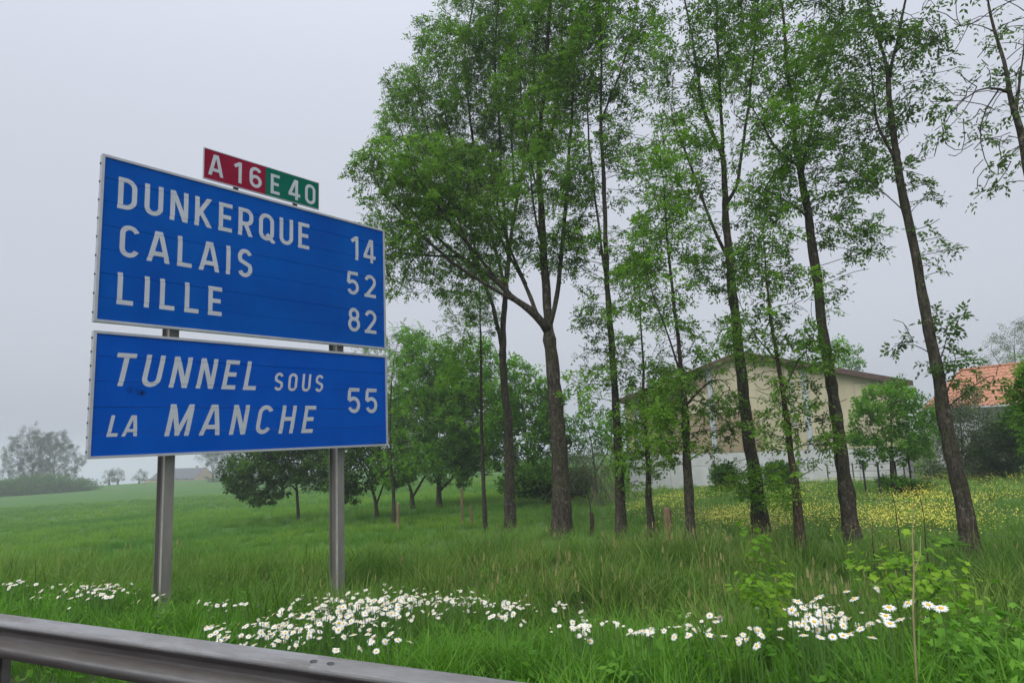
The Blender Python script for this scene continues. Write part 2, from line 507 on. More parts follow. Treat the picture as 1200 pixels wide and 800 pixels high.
def sign_blue(name, c0, c1, smudge=None, algae=None):
    m, nt, b = mat_new(name)
    f = noise(nt, 1.1, 5, 0.6); g = noise(nt, 9.0, 6, 0.7, stretch=(1, 1, 0.25))
    c = ramp(nt, f, [(0.3, c0), (0.7, c1)])
    d = ramp(nt, g, [(0.55, 0.0), (0.8, 0.22)])
    s = nt.nodes.new('ShaderNodeSeparateColor'); nt.links.new(d, s.inputs[0])
    c = mix(nt, s.outputs[0], c, tuple(x * 0.55 for x in c0))
    for spot in (smudge or []):
        (ux, uz, su, szz, colr, amt) = spot
        tc = nt.nodes.new('ShaderNodeTexCoord')
        mp = nt.nodes.new('ShaderNodeMapping')
        mp.inputs['Location'].default_value = (-ux / su, 0, -uz / szz)
        mp.inputs['Scale'].default_value = (1 / su, 0, 1 / szz)
        nt.links.new(tc.outputs['Object'], mp.inputs[0])
        ln = nt.nodes.new('ShaderNodeVectorMath'); ln.operation = 'LENGTH'
        nt.links.new(mp.outputs[0], ln.inputs[0])
        nz = noise(nt, 13, 6, 0.8)
        fall = ramp(nt, ln.outputs['Value'], [(0.15, amt), (1.0, 0.0)])
        brk = ramp(nt, nz, [(0.38, 0.0), (0.56, 1.0)])
        k = mix(nt, 1.0, fall, brk, 'MULTIPLY')
        s2 = nt.nodes.new('ShaderNodeSeparateColor'); nt.links.new(k, s2.inputs[0])
        c = mix(nt, s2.outputs[0], c, colr)
    nt.links.new(c, b.inputs['Base Color'])
    b.inputs['Roughness'].default_value = 0.6
    b.inputs['Specular IOR Level'].default_value = 0.0
    return m

BLUE = sign_blue('sign_blue', (0.0002, 0.060, 0.330), (0.0004, 0.090, 0.415))
BLUE2 = sign_blue('sign_blue_low', (0.0002, 0.060, 0.370), (0.0004, 0.086, 0.465),
                  [(0.47, 0.825 + SZ, 0.10, 0.055, (0.003, 0.006, 0.02), 1.0), (0.58, 0.795 + SZ, 0.08, 0.05, (0.003, 0.006, 0.02), 1.0), (4.36, 0.02 + SZ, 0.22, 0.05, (0.02, 0.03, 0.02), 0.9)])
RED = sign_blue('sign_red', (0.20, 0.010, 0.030), (0.25, 0.014, 0.040))
GREEN = sign_blue('sign_green', (0.004, 0.105, 0.070), (0.006, 0.130, 0.085))

# ---- stroke lettering: every letter is drawn as strokes of one width inside a box of height 1
def arc(cx, cy, rx, ry, a0, a1, n=10):
    n = int(n * 1.8)
    return [(cx + rx * cos(RD(a0 + (a1 - a0) * i / n)), cy + ry * sin(RD(a0 + (a1 - a0) * i / n))) for i in range(n + 1)]

def glyph(ch, st=0.145):
    h = st / 2
    G = {}
    if ch == 'D':
        W = 0.53; r = 0.24
        return W, [[(h, -.1), (h, 1.1)], [(h, 1 - h), (W - h - r, 1 - h)] + arc(W - h - r, 1 - h - r, r, r, 90, 0, 8) + arc(W - h - r, h + r, r, r, 0, -90, 8) + [(h, h)]]
    if ch == 'U':
        W = 0.55; r = W / 2 - h
        return W, [[(h, 1.1), (h, h + r)] + arc(W / 2, h + r, r, r, 180, 360, 12) + [(W - h, 1.1)]]
    if ch == 'N':
        W = 0.56
        return W, [[(h, -.1), (h, 1.1)], [(W - h, -.1), (W - h, 1.1)], [(h - .035, 1.1), (W - h + .035, -.1)]]
    if ch == 'K':
        W = 0.58
        return W, [[(h, -.1), (h, 1.1)], [(W - h + .03, 1.1), (h, .34)], [(h + .11, .5), (W - h + .05, -.1)]]
    if ch == 'E':
        W = 0.47
        return W, [[(h, -.1), (h, 1.1)], [(h, 1 - h), (W, 1 - h)], [(h, .51), (W - .05, .51)], [(h, h), (W, h)]]
    if ch == 'R':
        W = 0.54; r = 0.20; lo = .44
        return W, [[(h, -.1), (h, 1.1)], [(h, 1 - h), (W - h - r, 1 - h)] + arc(W - h - r, 1 - h - r, r, r, 90, 0, 8) + arc(W - h - r, lo + r, r, r, 0, -90, 8) + [(h, lo)], [(W * .46, lo), (W - h + .04, -.1)]]
    if ch in 'OQ0':
        W = {'O': 0.56, 'Q': 0.58, '0': 0.57}[ch]; r = W / 2 - h
        s = arc(W / 2, 1 - h - r, r, r, 180, 0, 12) + arc(W / 2, h + r, r, r, 0, -180, 12)
        s = [(h, .5)] + s + [(h, .5)]
        return W, [s] + ([[(W * .52, .24), (W + .02, -.06)]] if ch == 'Q' else [])
    if ch == 'C':
        W = 0.55; r = W / 2 - h
        return W, [arc(W / 2, 1 - h - r, r, r, 18, 180, 12) + arc(W / 2, h + r, r, r, 180, 342, 12)]
    if ch == 'G':
        return glyph('C')
    if ch == 'S':
        W = 0.53; r = W / 2 - h; ry = .225
        top = arc(W / 2, 1 - h - ry, r, ry, 25, 215, 12)
        bot = arc(W / 2, h + ry, r, ry, 35, -155, 12)
        return W, [top + bot]
    if ch == 'A':
        W = 0.62
        return W, [[(h - .02 - .035, -.1), (W / 2 - .035 + .022, 1.1)], [(W - h + .02 + .035, -.1), (W / 2 + .035 - .022, 1.1)], [(W * .2, .27), (W * .8, .27)]]
    if ch == 'L':
        W = 0.46
        return W, [[(h, -.1), (h, 1.1)], [(h, h), (W, h)]]
    if ch == 'I':
        return st, [[(h, -.1), (h, 1.1)]]
    if ch == 'T':
        W = 0.54
        return W, [[(0, 1 - h), (W, 1 - h)], [(W / 2, -.1), (W / 2, 1 - h)]]
    if ch == 'M':
        W = 0.74
        return W, [[(h, -.1), (h, 1.1)], [(W - h, -.1), (W - h, 1.1)], [(h - .01, 1.1), (W / 2 + .02, .02)], [(W - h + .01, 1.1), (W / 2 - .02, .02)]]
    if ch == 'H':
        W = 0.56
        return W, [[(h, -.1), (h, 1.1)], [(W - h, -.1), (W - h, 1.1)], [(h, .52), (W - h, .52)]]
    if ch == '1':
        W = 0.34
        return W, [[(W - h, -.1), (W - h, 1.1)], [(0.0, .76), (W - h, 1.0 - h * .6)]]
    if ch == '4':
        W = 0.62; x = W - .19
        return W, [[(x, -.1), (x, 1.1)], [(x - .02, 1.06), (h * .9, .27)], [(.0, .25), (W, .25)]]
    if ch == '5':
        W = 0.61; r = W / 2 - h; ry = .235
        return W, [[(W - .03, 1 - h), (.075, 1 - h)], [(.115, 1.0 - h), (.075, .50)], [(.07, .50)] + arc(W / 2, h + ry + .02, r, ry + .02, 120, -155, 14)]
    if ch == '2':
        W = 0.61; r = W / 2 - h
        return W, [arc(W / 2, 1 - h - r, r, r, 165, -15, 12) + [(W - h - .06, .52), (h + .03, h)], [(0, h), (W, h)]]
    if ch == '8':
        W = 0.60; r1 = .155; r2 = W / 2 - h
        return W, [arc(W / 2, 1 - h - .205, r1 + .035, .205, 0, 360, 18), arc(W / 2, h + .235, r2, .235, 0, 360, 18)]
    if ch == '6':
        W = 0.60; r = W / 2 - h
        return W, [arc(W / 2, h + .235, r, .235, 0, 360, 18), [(h + .0, h + .235)] + arc(W / 2, 1 - h - r, r, r, 180, 25, 12)]
    return 0.3, []

def stroke_poly(pts, st):
    """quads of an open polyline with mitred joints"""
    P = [np.array(p, float) for p in pts]
    Q = [P[0]]
    for p in P[1:]:
        if np.linalg.norm(p - Q[-1]) > 1e-4: Q.append(p)
    P = np.array(Q); n = len(P)
    d = P[1:] - P[:-1]; d /= np.linalg.norm(d, axis=1)[:, None]
    closed = np.linalg.norm(P[0] - P[-1]) < 1e-3
    L, Rr = [], []
    for i in range(n):
        if i == 0: t0 = d[-1] if closed else d[0]; t1 = d[0]
        elif i == n - 1: t0 = d[-1]; t1 = d[0] if closed else d[-1]
        else: t0, t1 = d[i - 1], d[i]
        m = np.array([-(t0 + t1)[1], (t0 + t1)[0]]); m /= np.linalg.norm(m) + 1e-9
        c = max(0.4, float(np.dot(m, [-t1[1], t1[0]])))
        L.append(P[i] + m * st / 2 / c); Rr.append(P[i] - m * st / 2 / c)
    return [[L[i], Rr[i], Rr[i + 1], L[i + 1]] for i in range(n - 1)]

def clip_y(poly, y, keep_above):
    out = []
    for i in range(len(poly)):
        a, b = poly[i], poly[(i + 1) % len(poly)]
        ia = (a[1] >= y) == keep_above; ib = (b[1] >= y) == keep_above
        if ia: out.append(a)
        if ia != ib:
            t = (y - a[1]) / (b[1] - a[1]); out.append(a + (b - a) * t)
    return out

def lettering(text, u0, u1, z0, ht, parent, yface, mat, joints=(), slant=0.0, st=0.145, weights=None):
    """one line of sign lettering between u0 and u1, its base at z0"""
    gl = [(c, *glyph(c, st)) for c in text]
    wsum = sum(g[1] for g in gl if g[0] != ' ')
    span = (u1 - u0) - slant * ht
    ngap = len(text) - 1
    sp = text.count(' ')
    gap = (span - wsum * ht) / max(1, ngap + sp * 0.0) if ngap else 0
    x = u0
    for c, W, strokes in gl:
        if c == ' ':
            x += gap; continue
        mb = MB()
        for k, s in enumerate(strokes):
            for poly in stroke_poly(s, st):
                lo = -0.06 if c == 'Q' and k == 1 else 0.0
                pl = clip_y(poly, lo, True)
                if len(pl) > 2: pl = clip_y(pl, 1.0, False)
                if len(pl) < 3: continue
                pw = [np.array([x + (q[0] + slant * q[1]) * ht, z0 + q[1] * ht]) for q in pl]
                cuts = [pw]
                for zj in joints:
                    nxt = []
                    for q in cuts:
                        hi = clip_y(q, zj + 0.0016, True); low = clip_y(q, zj - 0.0016, False)
                        for w_ in (hi, low):
                            if len(w_) > 2: nxt.append(w_)
                    cuts = nxt
                for q in cuts:
                    row = sum(1 for zj in joints if q[0][1] > zj + 0.001) if joints else 0
                    sh = (0.0, 0.0025, -0.002, 0.0015, -0.0025, 0.002, 0.0)[row % 7] if joints else 0
                    yy = yface - 0.0025 - 0.0005 * k
                    mb.add([(p_[0] + sh, yy, p_[1]) for p_ in q], [tuple(range(len(q)))])
        mb.build('digit' if c.isdigit() else 'letter', mat, parent)
        x += W * ht + gap

JU = [1.655 + 0.3125 * i for i in range(1, 7)]
JL = [-0.012 + 0.3115 * i for i in range(1, 5)]

def panel(name, label, w, z0, z1, joints, mat, u_off=0.0):
    """planks stacked inside an aluminium edge frame"""
    zs = [z0] + list(joints) + [z1]
    root = MB()
    # back stiffener sheet, the part itself
    root.box(u_off + 0.03, u_off + w - 0.03, 0.030, 0.045, z0 + 0.03 + SZ, z1 - 0.03 + SZ)
    po = root.build(name, ALU, sg); po['label'] = label
    for i in range(len(zs) - 1):
        a, b = zs[i], zs[i + 1]
        mb = MB()
        yoff = (0.0, 0.003, 0.001, 0.004, 0.0015, 0.003, 0.0)[i % 7] * 0.6
        pl = [(0.0 + yoff, a + 0.0035), (0.003 + yoff, a + 0.0016), (0.028, a + 0.0016), (0.028, b - 0.0016), (0.003 + yoff, b - 0.0016), (yoff, b - 0.0035)]
        mb.prism(pl, lambda q: (u_off + 0.031, q[0], q[1] + SZ), lambda q: (u_off + w - 0.031, q[0], q[1] + SZ))
        mb.build('plank', mat, po)
    fr = MB(); t = 0.033; f0, f1 = -0.014, 0.062
    fr.box(u_off, u_off + t, f0, f1, z0 + SZ, z1 + SZ); fr.box(u_off + w - t, u_off + w, f0, f1, z0 + SZ, z1 + SZ)
    fr.box(u_off + t, u_off + w - t, f0 + 0.001, f1 - 0.001, z0 + SZ, z0 + t + SZ); fr.box(u_off + t, u_off + w - t, f0 + 0.001, f1 - 0.001, z1 - t + SZ, z1 + SZ)
    fr.build('frame', ALU, po)
    for i in range(9):
        for side in (0, 1):
            zz = z0 + (i + 0.5) / 9 * (z1 - z0)
            cb = MB(); x0 = u_off - 0.011 if side == 0 else u_off + w + 0.0005
            cb.box(x0, x0 + 0.0105, 0.02, 0.042, zz - 0.011 + SZ, zz + 0.011 + SZ)
            cb.build('clip', STEEL_DARK, po)
    return po

up = panel('direction_panel', 'blue panel listing three towns and their distances', 4.531, 1.655, 3.832, JU, BLUE)
lo = panel('tunnel_panel', 'blue panel with slanted tunnel lettering below the town panel', 4.531, -0.012, 1.545, JL, BLUE2, 0.008)
jz = [z + SZ for z in JU]; jl = [z + SZ for z in JL]
lettering('DUNKERQUE', 0.200, 2.997, 3.160 + SZ, 0.425, up, 0.0, LETTER, jz)
lettering('CALAIS', 0.245, 2.035, 2.532 + SZ, 0.425, up, 0.0, LETTER, jz)
lettering('LILLE', 0.243, 1.590, 1.905 + SZ, 0.415, up, 0.0, LETTER, jz)
lettering('14', 3.815, 4.325, 3.164 + SZ, 0.420, up, 0.0, LETTER, jz)
lettering('52', 3.715, 4.325, 2.545 + SZ, 0.400, up, 0.0, LETTER, jz)
lettering('82', 3.735, 4.325, 1.912 + SZ, 0.405, up, 0.0, LETTER, jz)
lettering('TUNNEL', 0.215, 2.190, 0.872 + SZ, 0.418, lo, 0.0, LETTER, jl, 0.18)
lettering('SOUS', 2.400, 3.270, 0.876 + SZ, 0.272, lo, 0.0, LETTER, jl, 0.10, 0.15)
lettering('LA', 0.200, 0.585, 0.248 + SZ, 0.262, lo, 0.0, LETTER, jl, 0.18, 0.16)
lettering('MANCHE', 0.872, 3.135, 0.238 + SZ, 0.418, lo, 0.0, LETTER, jl, 0.18)
lettering('55', 3.715, 4.325, 0.545 + SZ, 0.415, lo, 0.0, LETTER, jl)

def plate(name, label, u0, u1, z0, z1, mat):
    mb = MB(); mb.box(u0, u1, 0.0, 0.022, z0 + SZ, z1 + SZ)
    po = mb.build(name, mat, sg); po['label'] = label
    t = 0.011; fr = MB()
    fr.box(u0 - t, u1 + t, -0.002, 0.024, z1 + SZ, z1 + t + SZ); fr.box(u0 - t, u1 + t, -0.002, 0.024, z0 - t + SZ, z0 + SZ)
    return po, fr, t
PZ0, PZ1 = 3.890, 4.334
pr, frr, t_ = plate('route_plate', 'dark red route plate reading A 16', 1.288, 2.229, PZ0, PZ1, RED)
frr.box(1.277, 1.288, -0.002, 0.024, PZ0 + SZ, PZ1 + SZ); frr.build('frame', ALU, pr)
lettering('A', 1.358, 1.572, 3.957 + SZ, 0.322, pr, 0.0, LETTER, (), 0, 0.15)
lettering('16', 1.735, 2.165, 3.952 + SZ, 0.325, pr, 0.0, LETTER, (), 0, 0.15)
pg, frg, t_ = plate('route_plate', 'green European route plate reading E 40', 2.234, 3.168, PZ0, PZ1, GREEN)
frg = MB(); frg.box(2.245, 3.179, -0.002, 0.024, PZ1 + SZ, PZ1 + 0.011 + SZ); frg.box(2.245, 3.179, -0.002, 0.024, PZ0 - 0.011 + SZ, PZ0 + SZ); frg.box(3.168, 3.179, -0.002, 0.024, PZ0 + SZ, PZ1 + SZ)
frg.build('frame', ALU, pg)
lettering('E', 2.315, 2.485, 3.935 + SZ, 0.322, pg, 0.0, LETTER, (), 0, 0.15)
lettering('40', 2.620, 3.108, 3.935 + SZ, 0.335, pg, 0.0, LETTER, (), 0, 0.15)
for uc in (1.78, 2.76):
    mb = MB(); mb.box(uc - 0.035, uc + 0.035, 0.026, 0.056, 3.70 + SZ, 4.25 + SZ)
    mb.build('bracket', STEEL_DARK, sg)

def ipe(uc, name='post'):
    """I section steel post, flange towards the reader"""
    w, d, tf, tw = 0.124, 0.240, 0.016, 0.011
    y0 = 0.115
    x, y = SIGN_P + SD * uc
    zb = float(gz(x, y)) - 0.4
    zt = 3.60 + SZ
    mb = MB()
    sec = [(-w / 2, y0), (w / 2, y0), (w / 2, y0 + tf), (tw / 2 + .012, y0 + tf), (tw / 2, y0 + tf + .014), (tw / 2, y0 + d - tf - .014), (tw / 2 + .012, y0 + d - tf), (w / 2, y0 + d - tf), (w / 2, y0 + d),
           (-w / 2, y0 + d), (-w / 2, y0 + d - tf), (-tw / 2 - .012, y0 + d - tf), (-tw / 2, y0 + d - tf - .014), (-tw / 2, y0 + tf + .014), (-tw / 2 - .012, y0 + tf), (-w / 2, y0 + tf)]
    mb.prism(sec, lambda q: (uc + q[0], q[1], zb), lambda q: (uc + q[0], q[1], zt))
    po = mb.build(name, GALV, sg)
    m2 = MB(); m2.box(uc - w / 2 - 0.003, uc - w / 2 + 0.001, y0 - .001, y0 + 0.052, zb, zt - .01); m2.build('lit_edge_strip', GALV_LIT, po)  # added strip whose pale colour stands for the lit flange edge
    return po
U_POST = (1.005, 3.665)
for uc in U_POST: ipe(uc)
for zr in (2.0, 2.75, 3.45, 0.25, 0.85, 1.38):
    mb = MB(); mb.box(0.25, 4.3, 0.064, 0.112, zr - 0.03 + SZ, zr + 0.03 + SZ)
    mb.build('cross_rail', ALU, sg)

# ------------------------------------------------------------------ trees
def ash_template(nl=4, length=0.27, ll=0.105, lw=0.042):
    """one compound leaf: pairs of leaflets along a rachis that points along +x, drooping"""
    q = []
    def leaflet(o, d, nrm, L, W):
        s = np.cross(nrm, d)
        q.extend([o, o + d * L * .45 + s * W * .5, o + d * L + nrm * -0.012, o + d * L * .45 - s * W * .5])
    for i in range(nl):
        x = length * (0.30 + 0.62 * i / max(1, nl - 1))
        zz = -0.35 * x * x / length * 0.9
        for sd in (-1, 1):
            d = np.array([0.55, sd * 0.80, -0.18 + random.uniform(-.2, .1)]); d /= np.linalg.norm(d)
            leaflet(np.array([x, 0, zz]), d, np.array([0.1, -sd * 0.2, 0.97]), ll * random.uniform(.8, 1.1), lw)
    x = length
    leaflet(np.array([x, 0, -0.33 * length]), np.array([0.9, 0, -0.42]), np.array([.42, 0, .9]), ll * 1.1, lw)
    return np.array(q)
random.seed(11)
ASH_T = [ash_template(4), ash_template(3, .22), ash_template(4, .29, .11), ash_template(5, .31, .10)]
def rosette(nleaf, length, ll, lw, npair=2):
    """leaves flushing together from one bud: each with a few leaflets, spread like an umbel and drooping"""
    q = []
    for i in range(nleaf):
        az = 2 * pi * i / nleaf + random.uniform(-.5, .5); el = random.uniform(-.35, .75)
        dx = np.array([cos(el) * cos(az) * .75 + .45, cos(el) * sin(az), sin(el)]); dx /= np.linalg.norm(dx)
        sd = np.cross([0, 0, 1.0], dx); sd /= np.linalg.norm(sd) + 1e-6
        nr = np.cross(dx, sd)
        L = length * random.uniform(.65, 1.15)
        for j in range(npair + 1):
            x = L * (.42 + .5 * j / npair)
            o = dx * x - np.array([0, 0, .5 * x * x / length])
            for sg_ in ((-1, 1) if j < npair else (0,)):
                d = dx * random.uniform(.4, .8) + sd * sg_ * random.uniform(.6, 1.0) + np.array([0, 0, random.uniform(-.75, .0)])
                d /= np.linalg.norm(d)
                w = np.cross(nr + np.array([random.uniform(-.5, .5), random.uniform(-.5, .5), 0]), d); w /= np.linalg.norm(w) + 1e-6
                l_ = ll * random.uniform(.7, 1.2); ww = lw * random.uniform(.75, 1.2)
                q.extend([o, o + d * l_ * .45 + w * ww * .5, o + d * l_, o + d * l_ * .45 - w * ww * .5])
    return np.array(q)
ROSE = [rosette(6, .22, .095, .040), rosette(5, .26, .10, .042), rosette(7, .19, .09, .038, 1), rosette(4, .28, .10, .04), rosette(6, .24, .09, .036, 3)]
FAR_T = [np.array([(0, 0, 0), (.12, .09, .02), (.26, .0, -.04), (.12, -.09, .0)])]
def cluster_template(n, spread, L, W):
    q = []
    for _ in range(n):
        o = np.array([random.uniform(.02, spread), random.uniform(-.5, .5) * spread, random.uniform(-.5, .4) * spread])
        d = np.array([random.uniform(.2, 1), random.uniform(-1, 1), random.uniform(-.6, .4)]); d /= np.linalg.norm(d)
        nr = np.array([random.uniform(-.4, .4), random.uniform(-.4, .4), 1.0]); s = np.cross(nr, d); s /= np.linalg.norm(s)
        q.extend([o, o + d * L * .5 + s * W * .5, o + d * L, o + d * L * .5 - s * W * .5])
    return np.array(q)
BROAD_T = [cluster_template(8, .22, .095, .06) for _ in range(4)]
FINE_T = [cluster_template(9, .22, .07, .03) for _ in range(4)]

def scatter_leaves(name, P, D, templates, mat, scale, parent, tint=None, jitter=0.35):
    """one copy of a random template at each point P with its x axis along D"""
    n = len(P)
    if n == 0: return None
    D = D + rng.normal(0, jitter, (n, 3)); D /= np.linalg.norm(D, axis=1)[:, None]
    up = np.tile([0, 0, 1.0], (n, 1)) + rng.normal(0, 0.30, (n, 3))
    Yv = np.cross(up, D); Yv /= np.linalg.norm(Yv, axis=1)[:, None] + 1e-9
    Zv = np.cross(D, Yv)
    Rm = np.stack([D, Yv, Zv], -1)
    which = rng.integers(0, len(templates), n)
    sc = scale * rng.uniform(.7, 1.2, n)
    if tint is None: tint = rng.uniform(0, 1, n)
    VV_, TT_ = [], []
    for k, T in enumerate(templates):
        s = np.where(which == k)[0]
        if len(s) == 0: continue
        pts = np.einsum('nij,mj->nmi', Rm[s], T) * sc[s][:, None, None] + P[s][:, None, :]
        VV_.append(pts.reshape(-1, 3))
        TT_.append(np.repeat(tint[s], len(T) // 4))
    tt = np.concatenate(TT_); tt = np.clip(tt + rng.normal(0, .1, len(tt)), 0, 1)
    me = quads_mesh(name, np.concatenate(VV_), 4, mat, tt)
    return link(bpy.data.objects.new(name, me), parent)

def grow(P, par, A, step, dk, di, iters=160, wob=0.25):
    """space colonisation from the skeleton P (list of points, par = parent index) to the points A"""
    P = [np.array(p) for p in P]; par = list(par)
    n0 = len(P)
    bd = np.full(len(A), 1e9); bi = np.zeros(len(A), int)
    def upd(i0):
        nonlocal bd, bi
        N = np.array(P[i0:])
        for c in range(0, len(N), 400):
            d = np.linalg.norm(A[:, None, :] - N[None, c:c + 400, :], axis=2)
            j = d.argmin(1); dm = d[np.arange(len(A)), j]
            b = dm < bd
            bd = np.where(b, dm, bd); bi = np.where(b, j + i0 + c, bi)
    upd(0)
    grown = {}
    for _ in range(iters):
        keep = bd > dk
        A = A[keep]; bd = bd[keep]; bi = bi[keep]
        if len(A) == 0: break
        act = bd < di
        if not act.any(): break
        ids = bi[act]
        d = A[act] - np.array([P[i] for i in ids]); d /= np.linalg.norm(d, axis=1)[:, None]
        uq, inv = np.unique(ids, return_inverse=True)
        acc = np.zeros((len(uq), 3)); np.add.at(acc, inv, d)
        i0 = len(P)
        for k, i in enumerate(uq):
            if grown.get(i, 0) >= 4: continue
            v = acc[k]; nv = np.linalg.norm(v)
            if nv < 1e-3: v = rng.normal(0, 1, 3); nv = np.linalg.norm(v)
            v = v / nv
            if par[i] >= 0:
                pv = P[i] - P[par[i]]; pv /= np.linalg.norm(pv) + 1e-9
                v = v + pv * 0.55
            v = v + rng.normal(0, wob, 3)
            v /= np.linalg.norm(v)
            P.append(P[i] + v * step); par.append(int(i)); grown[i] = grown.get(i, 0) + 1
        if len(P) == i0: break
        upd(i0)
    return np.array(P), np.array(par), n0

def build_wood(P, par, r_base, r_tip, base_z, mat, parent, root_name='trunk', flare=0.28, thin_from=0.016):
    n = len(P)
    cnt = np.zeros(n); kids = [[] for _ in range(n)]
    for i in range(n - 1, -1, -1):
        if cnt[i] == 0: cnt[i] = 1
        if par[i] >= 0:
            cnt[par[i]] += cnt[i]; kids[par[i]].append(i)
    tips = cnt.copy()
    # count tips only
    tips[:] = 0
    for i in range(n - 1, -1, -1):
        if not kids[i]: tips[i] = 1
        if par[i] >= 0: tips[par[i]] += tips[i]
    ex = math.log(r_base / r_tip) / max(math.log(max(tips[0], 2)), .1)
    ex = max(ex, .40)
    rad = r_base * (tips / tips[0]) ** ex
    hgt = P[:, 2] - base_z
    rad = rad * (1 + flare * np.exp(-np.maximum(hgt, 0) / 0.28) * (rad > r_base * .5))
    top = max(hgt.max(), 1.0)
    rad = rad * (.66 + .34 * np.exp(-np.maximum(hgt, 0) / 2.2)) * (1 - .55 * np.clip(hgt / top, 0, 1)) * (1 if top < 6 else 1)
    rad = np.maximum(rad, r_tip)
    thick, thin = MB(), MB()
    starts = [0]
    while starts:
        s = starts.pop()
        chain = [s]
        while kids[chain[-1]]:
            ks = sorted(kids[chain[-1]], key=lambda k: -tips[k])
            starts.extend(ks[1:])
            chain.append(ks[0])
        pts = [P[i] for i in chain]; rr = [rad[i] for i in chain]
        if par[s] >= 0:
            pts = [P[par[s]]] + pts; rr = [min(rad[par[s]], rr[0] * 1.25)] + rr
        pts = np.array(pts); rr = np.array(rr)
        if len(pts) > 3:
            for _ in range(2):
                pts[1:-1] = pts[1:-1] * .5 + (pts[:-2] + pts[2:]) * .25
            rr[1:-1] = rr[1:-1] * .5 + (rr[:-2] + rr[2:]) * .25
        if len(pts) == 1: continue
        # thick part and thin part of one chain
        k = int((rr >= thin_from).sum())
        big = rr[0]
        if k >= 2:
            sides = 12 if big > .1 else (8 if big > .04 else 5)
            jit = 1 + rng.normal(0, .06, k) * (rr[:k] > .05)
            thick.tube(pts[:k], rr[:k] * jit, sides)
            if k < len(pts): thin.tube(pts[k - 1:], rr[k - 1:], 3, False)
        else:
            thin.tube(pts, rr, 3, False)
    tr = thick.build(root_name, mat, parent, True)
    if thin.v: thin.build('twigs', TWIG, parent)['kind'] = 'stuff'
    return rad, tips, kids

def skeleton(paths, Y, seg=0.2, wob=0.02):
    """pixel survey of the trunk and its limbs -> nodes; each path starts at the nearest existing node"""
    P, par = [], []
    for n, (pts, dy) in enumerate(paths):
        w = []
        m = len(pts)
        for i, (px, py) in enumerate(pts):
            w.append(at(px, py, Y + dy * i / max(1, m - 1)))
        w = np.array(w)
        if P:
            d = np.linalg.norm(np.array(P) - w[0], axis=1); j = int(d.argmin())
            cur = j; w[0] = P[j]
        else:
            P.append(w[0]); par.append(-1); cur = 0
        # smooth resample
        sm = [w[0]]
        for i in range(m - 1):
            p0 = w[max(i - 1, 0)]; p1 = w[i]; p2 = w[i + 1]; p3 = w[min(i + 2, m - 1)]
            L = np.linalg.norm(p2 - p1); k = max(1, int(L / seg))
            for q in range(1, k + 1):
                t = q / k
                sm.append(0.5 * ((2 * p1) + (-p0 + p2) * t + (2 * p0 - 5 * p1 + 4 * p2 - p3) * t * t + (-p0 + 3 * p1 - 3 * p2 + p3) * t ** 3))
        for p_ in sm[1:]:
            P.append(p_ + rng.normal(0, wob, 3)); par.append(cur); cur = len(P) - 1
    return P, par

CROWN = 270.0
def tree(name, label, base, paths, crown, r_base, cat='tree', group=None, Y=None, leaf=ASH, templates=None, lscale=1.0, per_tip=4,
         step=0.16, dk=0.19, di=2.6, dens=1.0, droop=0.25, barkm=None, r_tip=0.0068, wob=0.25, along=0.0, seg=0.2, leaf_frac=1.0, deep=1.0, spread=None):
    spread = spread or (1.36 if templates is None else 1.12)
    if Y is None:
        g = ground(*base)
        Y = float(g[1])
    g = at(base[0], base[1], Y); g[2] = gz(g[0], g[1])
    root = empty(name, g)
    tag(root, label, cat, group)
    P, par = skeleton(paths, Y, seg)
    P[0] = np.array([P[0][0], P[0][1], g[2] - 0.15])
    A = []; Aw = []
    for e in crown:
        px, py, rx, ry = e[:4]; m = e[4] if len(e) > 4 else 1.0; off = e[5] if len(e) > 5 else 0.0
        c = at(px, py, Y + off)
        ax, az = rx * Y / F_PX, ry * Y / F_PX
        ay = (ax + az) * .5 * deep
        n = max(10, int(dens * m * CROWN * ax * az * 1.5))
        q = rng.normal(0, 1, (n, 3)); q /= np.linalg.norm(q, axis=1)[:, None]
        q *= (spread * rng.uniform(0.03, 1, n) ** 0.5)[:, None] * (1 + .25 * np.sin(q[:, 0] * 4 + px) * np.cos(q[:, 2] * 5 + py))[:, None]
        A.append(c + q * np.array([ax, ay, az]))
    A = np.concatenate(A)
    lim = gz(A[:, 0], A[:, 1]) + 0.3
    A = A[A[:, 2] > lim]
    P2, par2, n0 = grow(P, par, A, step, dk, di, wob=wob)
    ox = np.array(g)
    P2 = P2 - ox
    rad, tips, kids = build_wood(P2, par2, r_base, r_tip, 0.0, barkm or BARK, root)
    # leaves on the outermost nodes
    pts, dirs, tn = [], [], []
    ar = np.arange(len(P2))
    for i in ar[n0:]:
        if templates is None:
            w_ = P2[i] + ox
            clump = sin(2.3 * w_[0] + 1.1 * w_[2]) * sin(2.6 * w_[2] - .7 * w_[0]) + .7 * sin(3.9 * w_[0] + 2.0 * w_[1]) * sin(3.4 * w_[2] + w_[1])
            if rng.random() > leaf_frac * (.95 if clump > -.05 else .30): continue
        elif rng.random() > leaf_frac * .75: continue
        if tips[i] > 5: continue
        pv = P2[i] - P2[par2[i]]; pv /= np.linalg.norm(pv) + 1e-9
        last = not kids[i]
        k = per_tip if last else (1 if rng.random() < along + .5 else 0)
        hue = rng.uniform(0, 1)
        for _ in range(k):
            d = pv * (0.55 if last else .2) + rng.normal(0, .62, 3); d[2] -= droop
            d /= np.linalg.norm(d)
            pts.append(P2[i] - pv * rng.uniform(0, .1)); dirs.append(d); tn.append(np.clip(hue + rng.normal(0, .15), 0, 1))
    scatter_leaves('crown', np.array(pts), np.array(dirs), templates or ROSE, leaf, lscale * (1.0 if templates is None else 1), root, np.array(tn), .25)
    print('TREE', label[:40], len(A), len(P2), len(pts))
    return root, Y

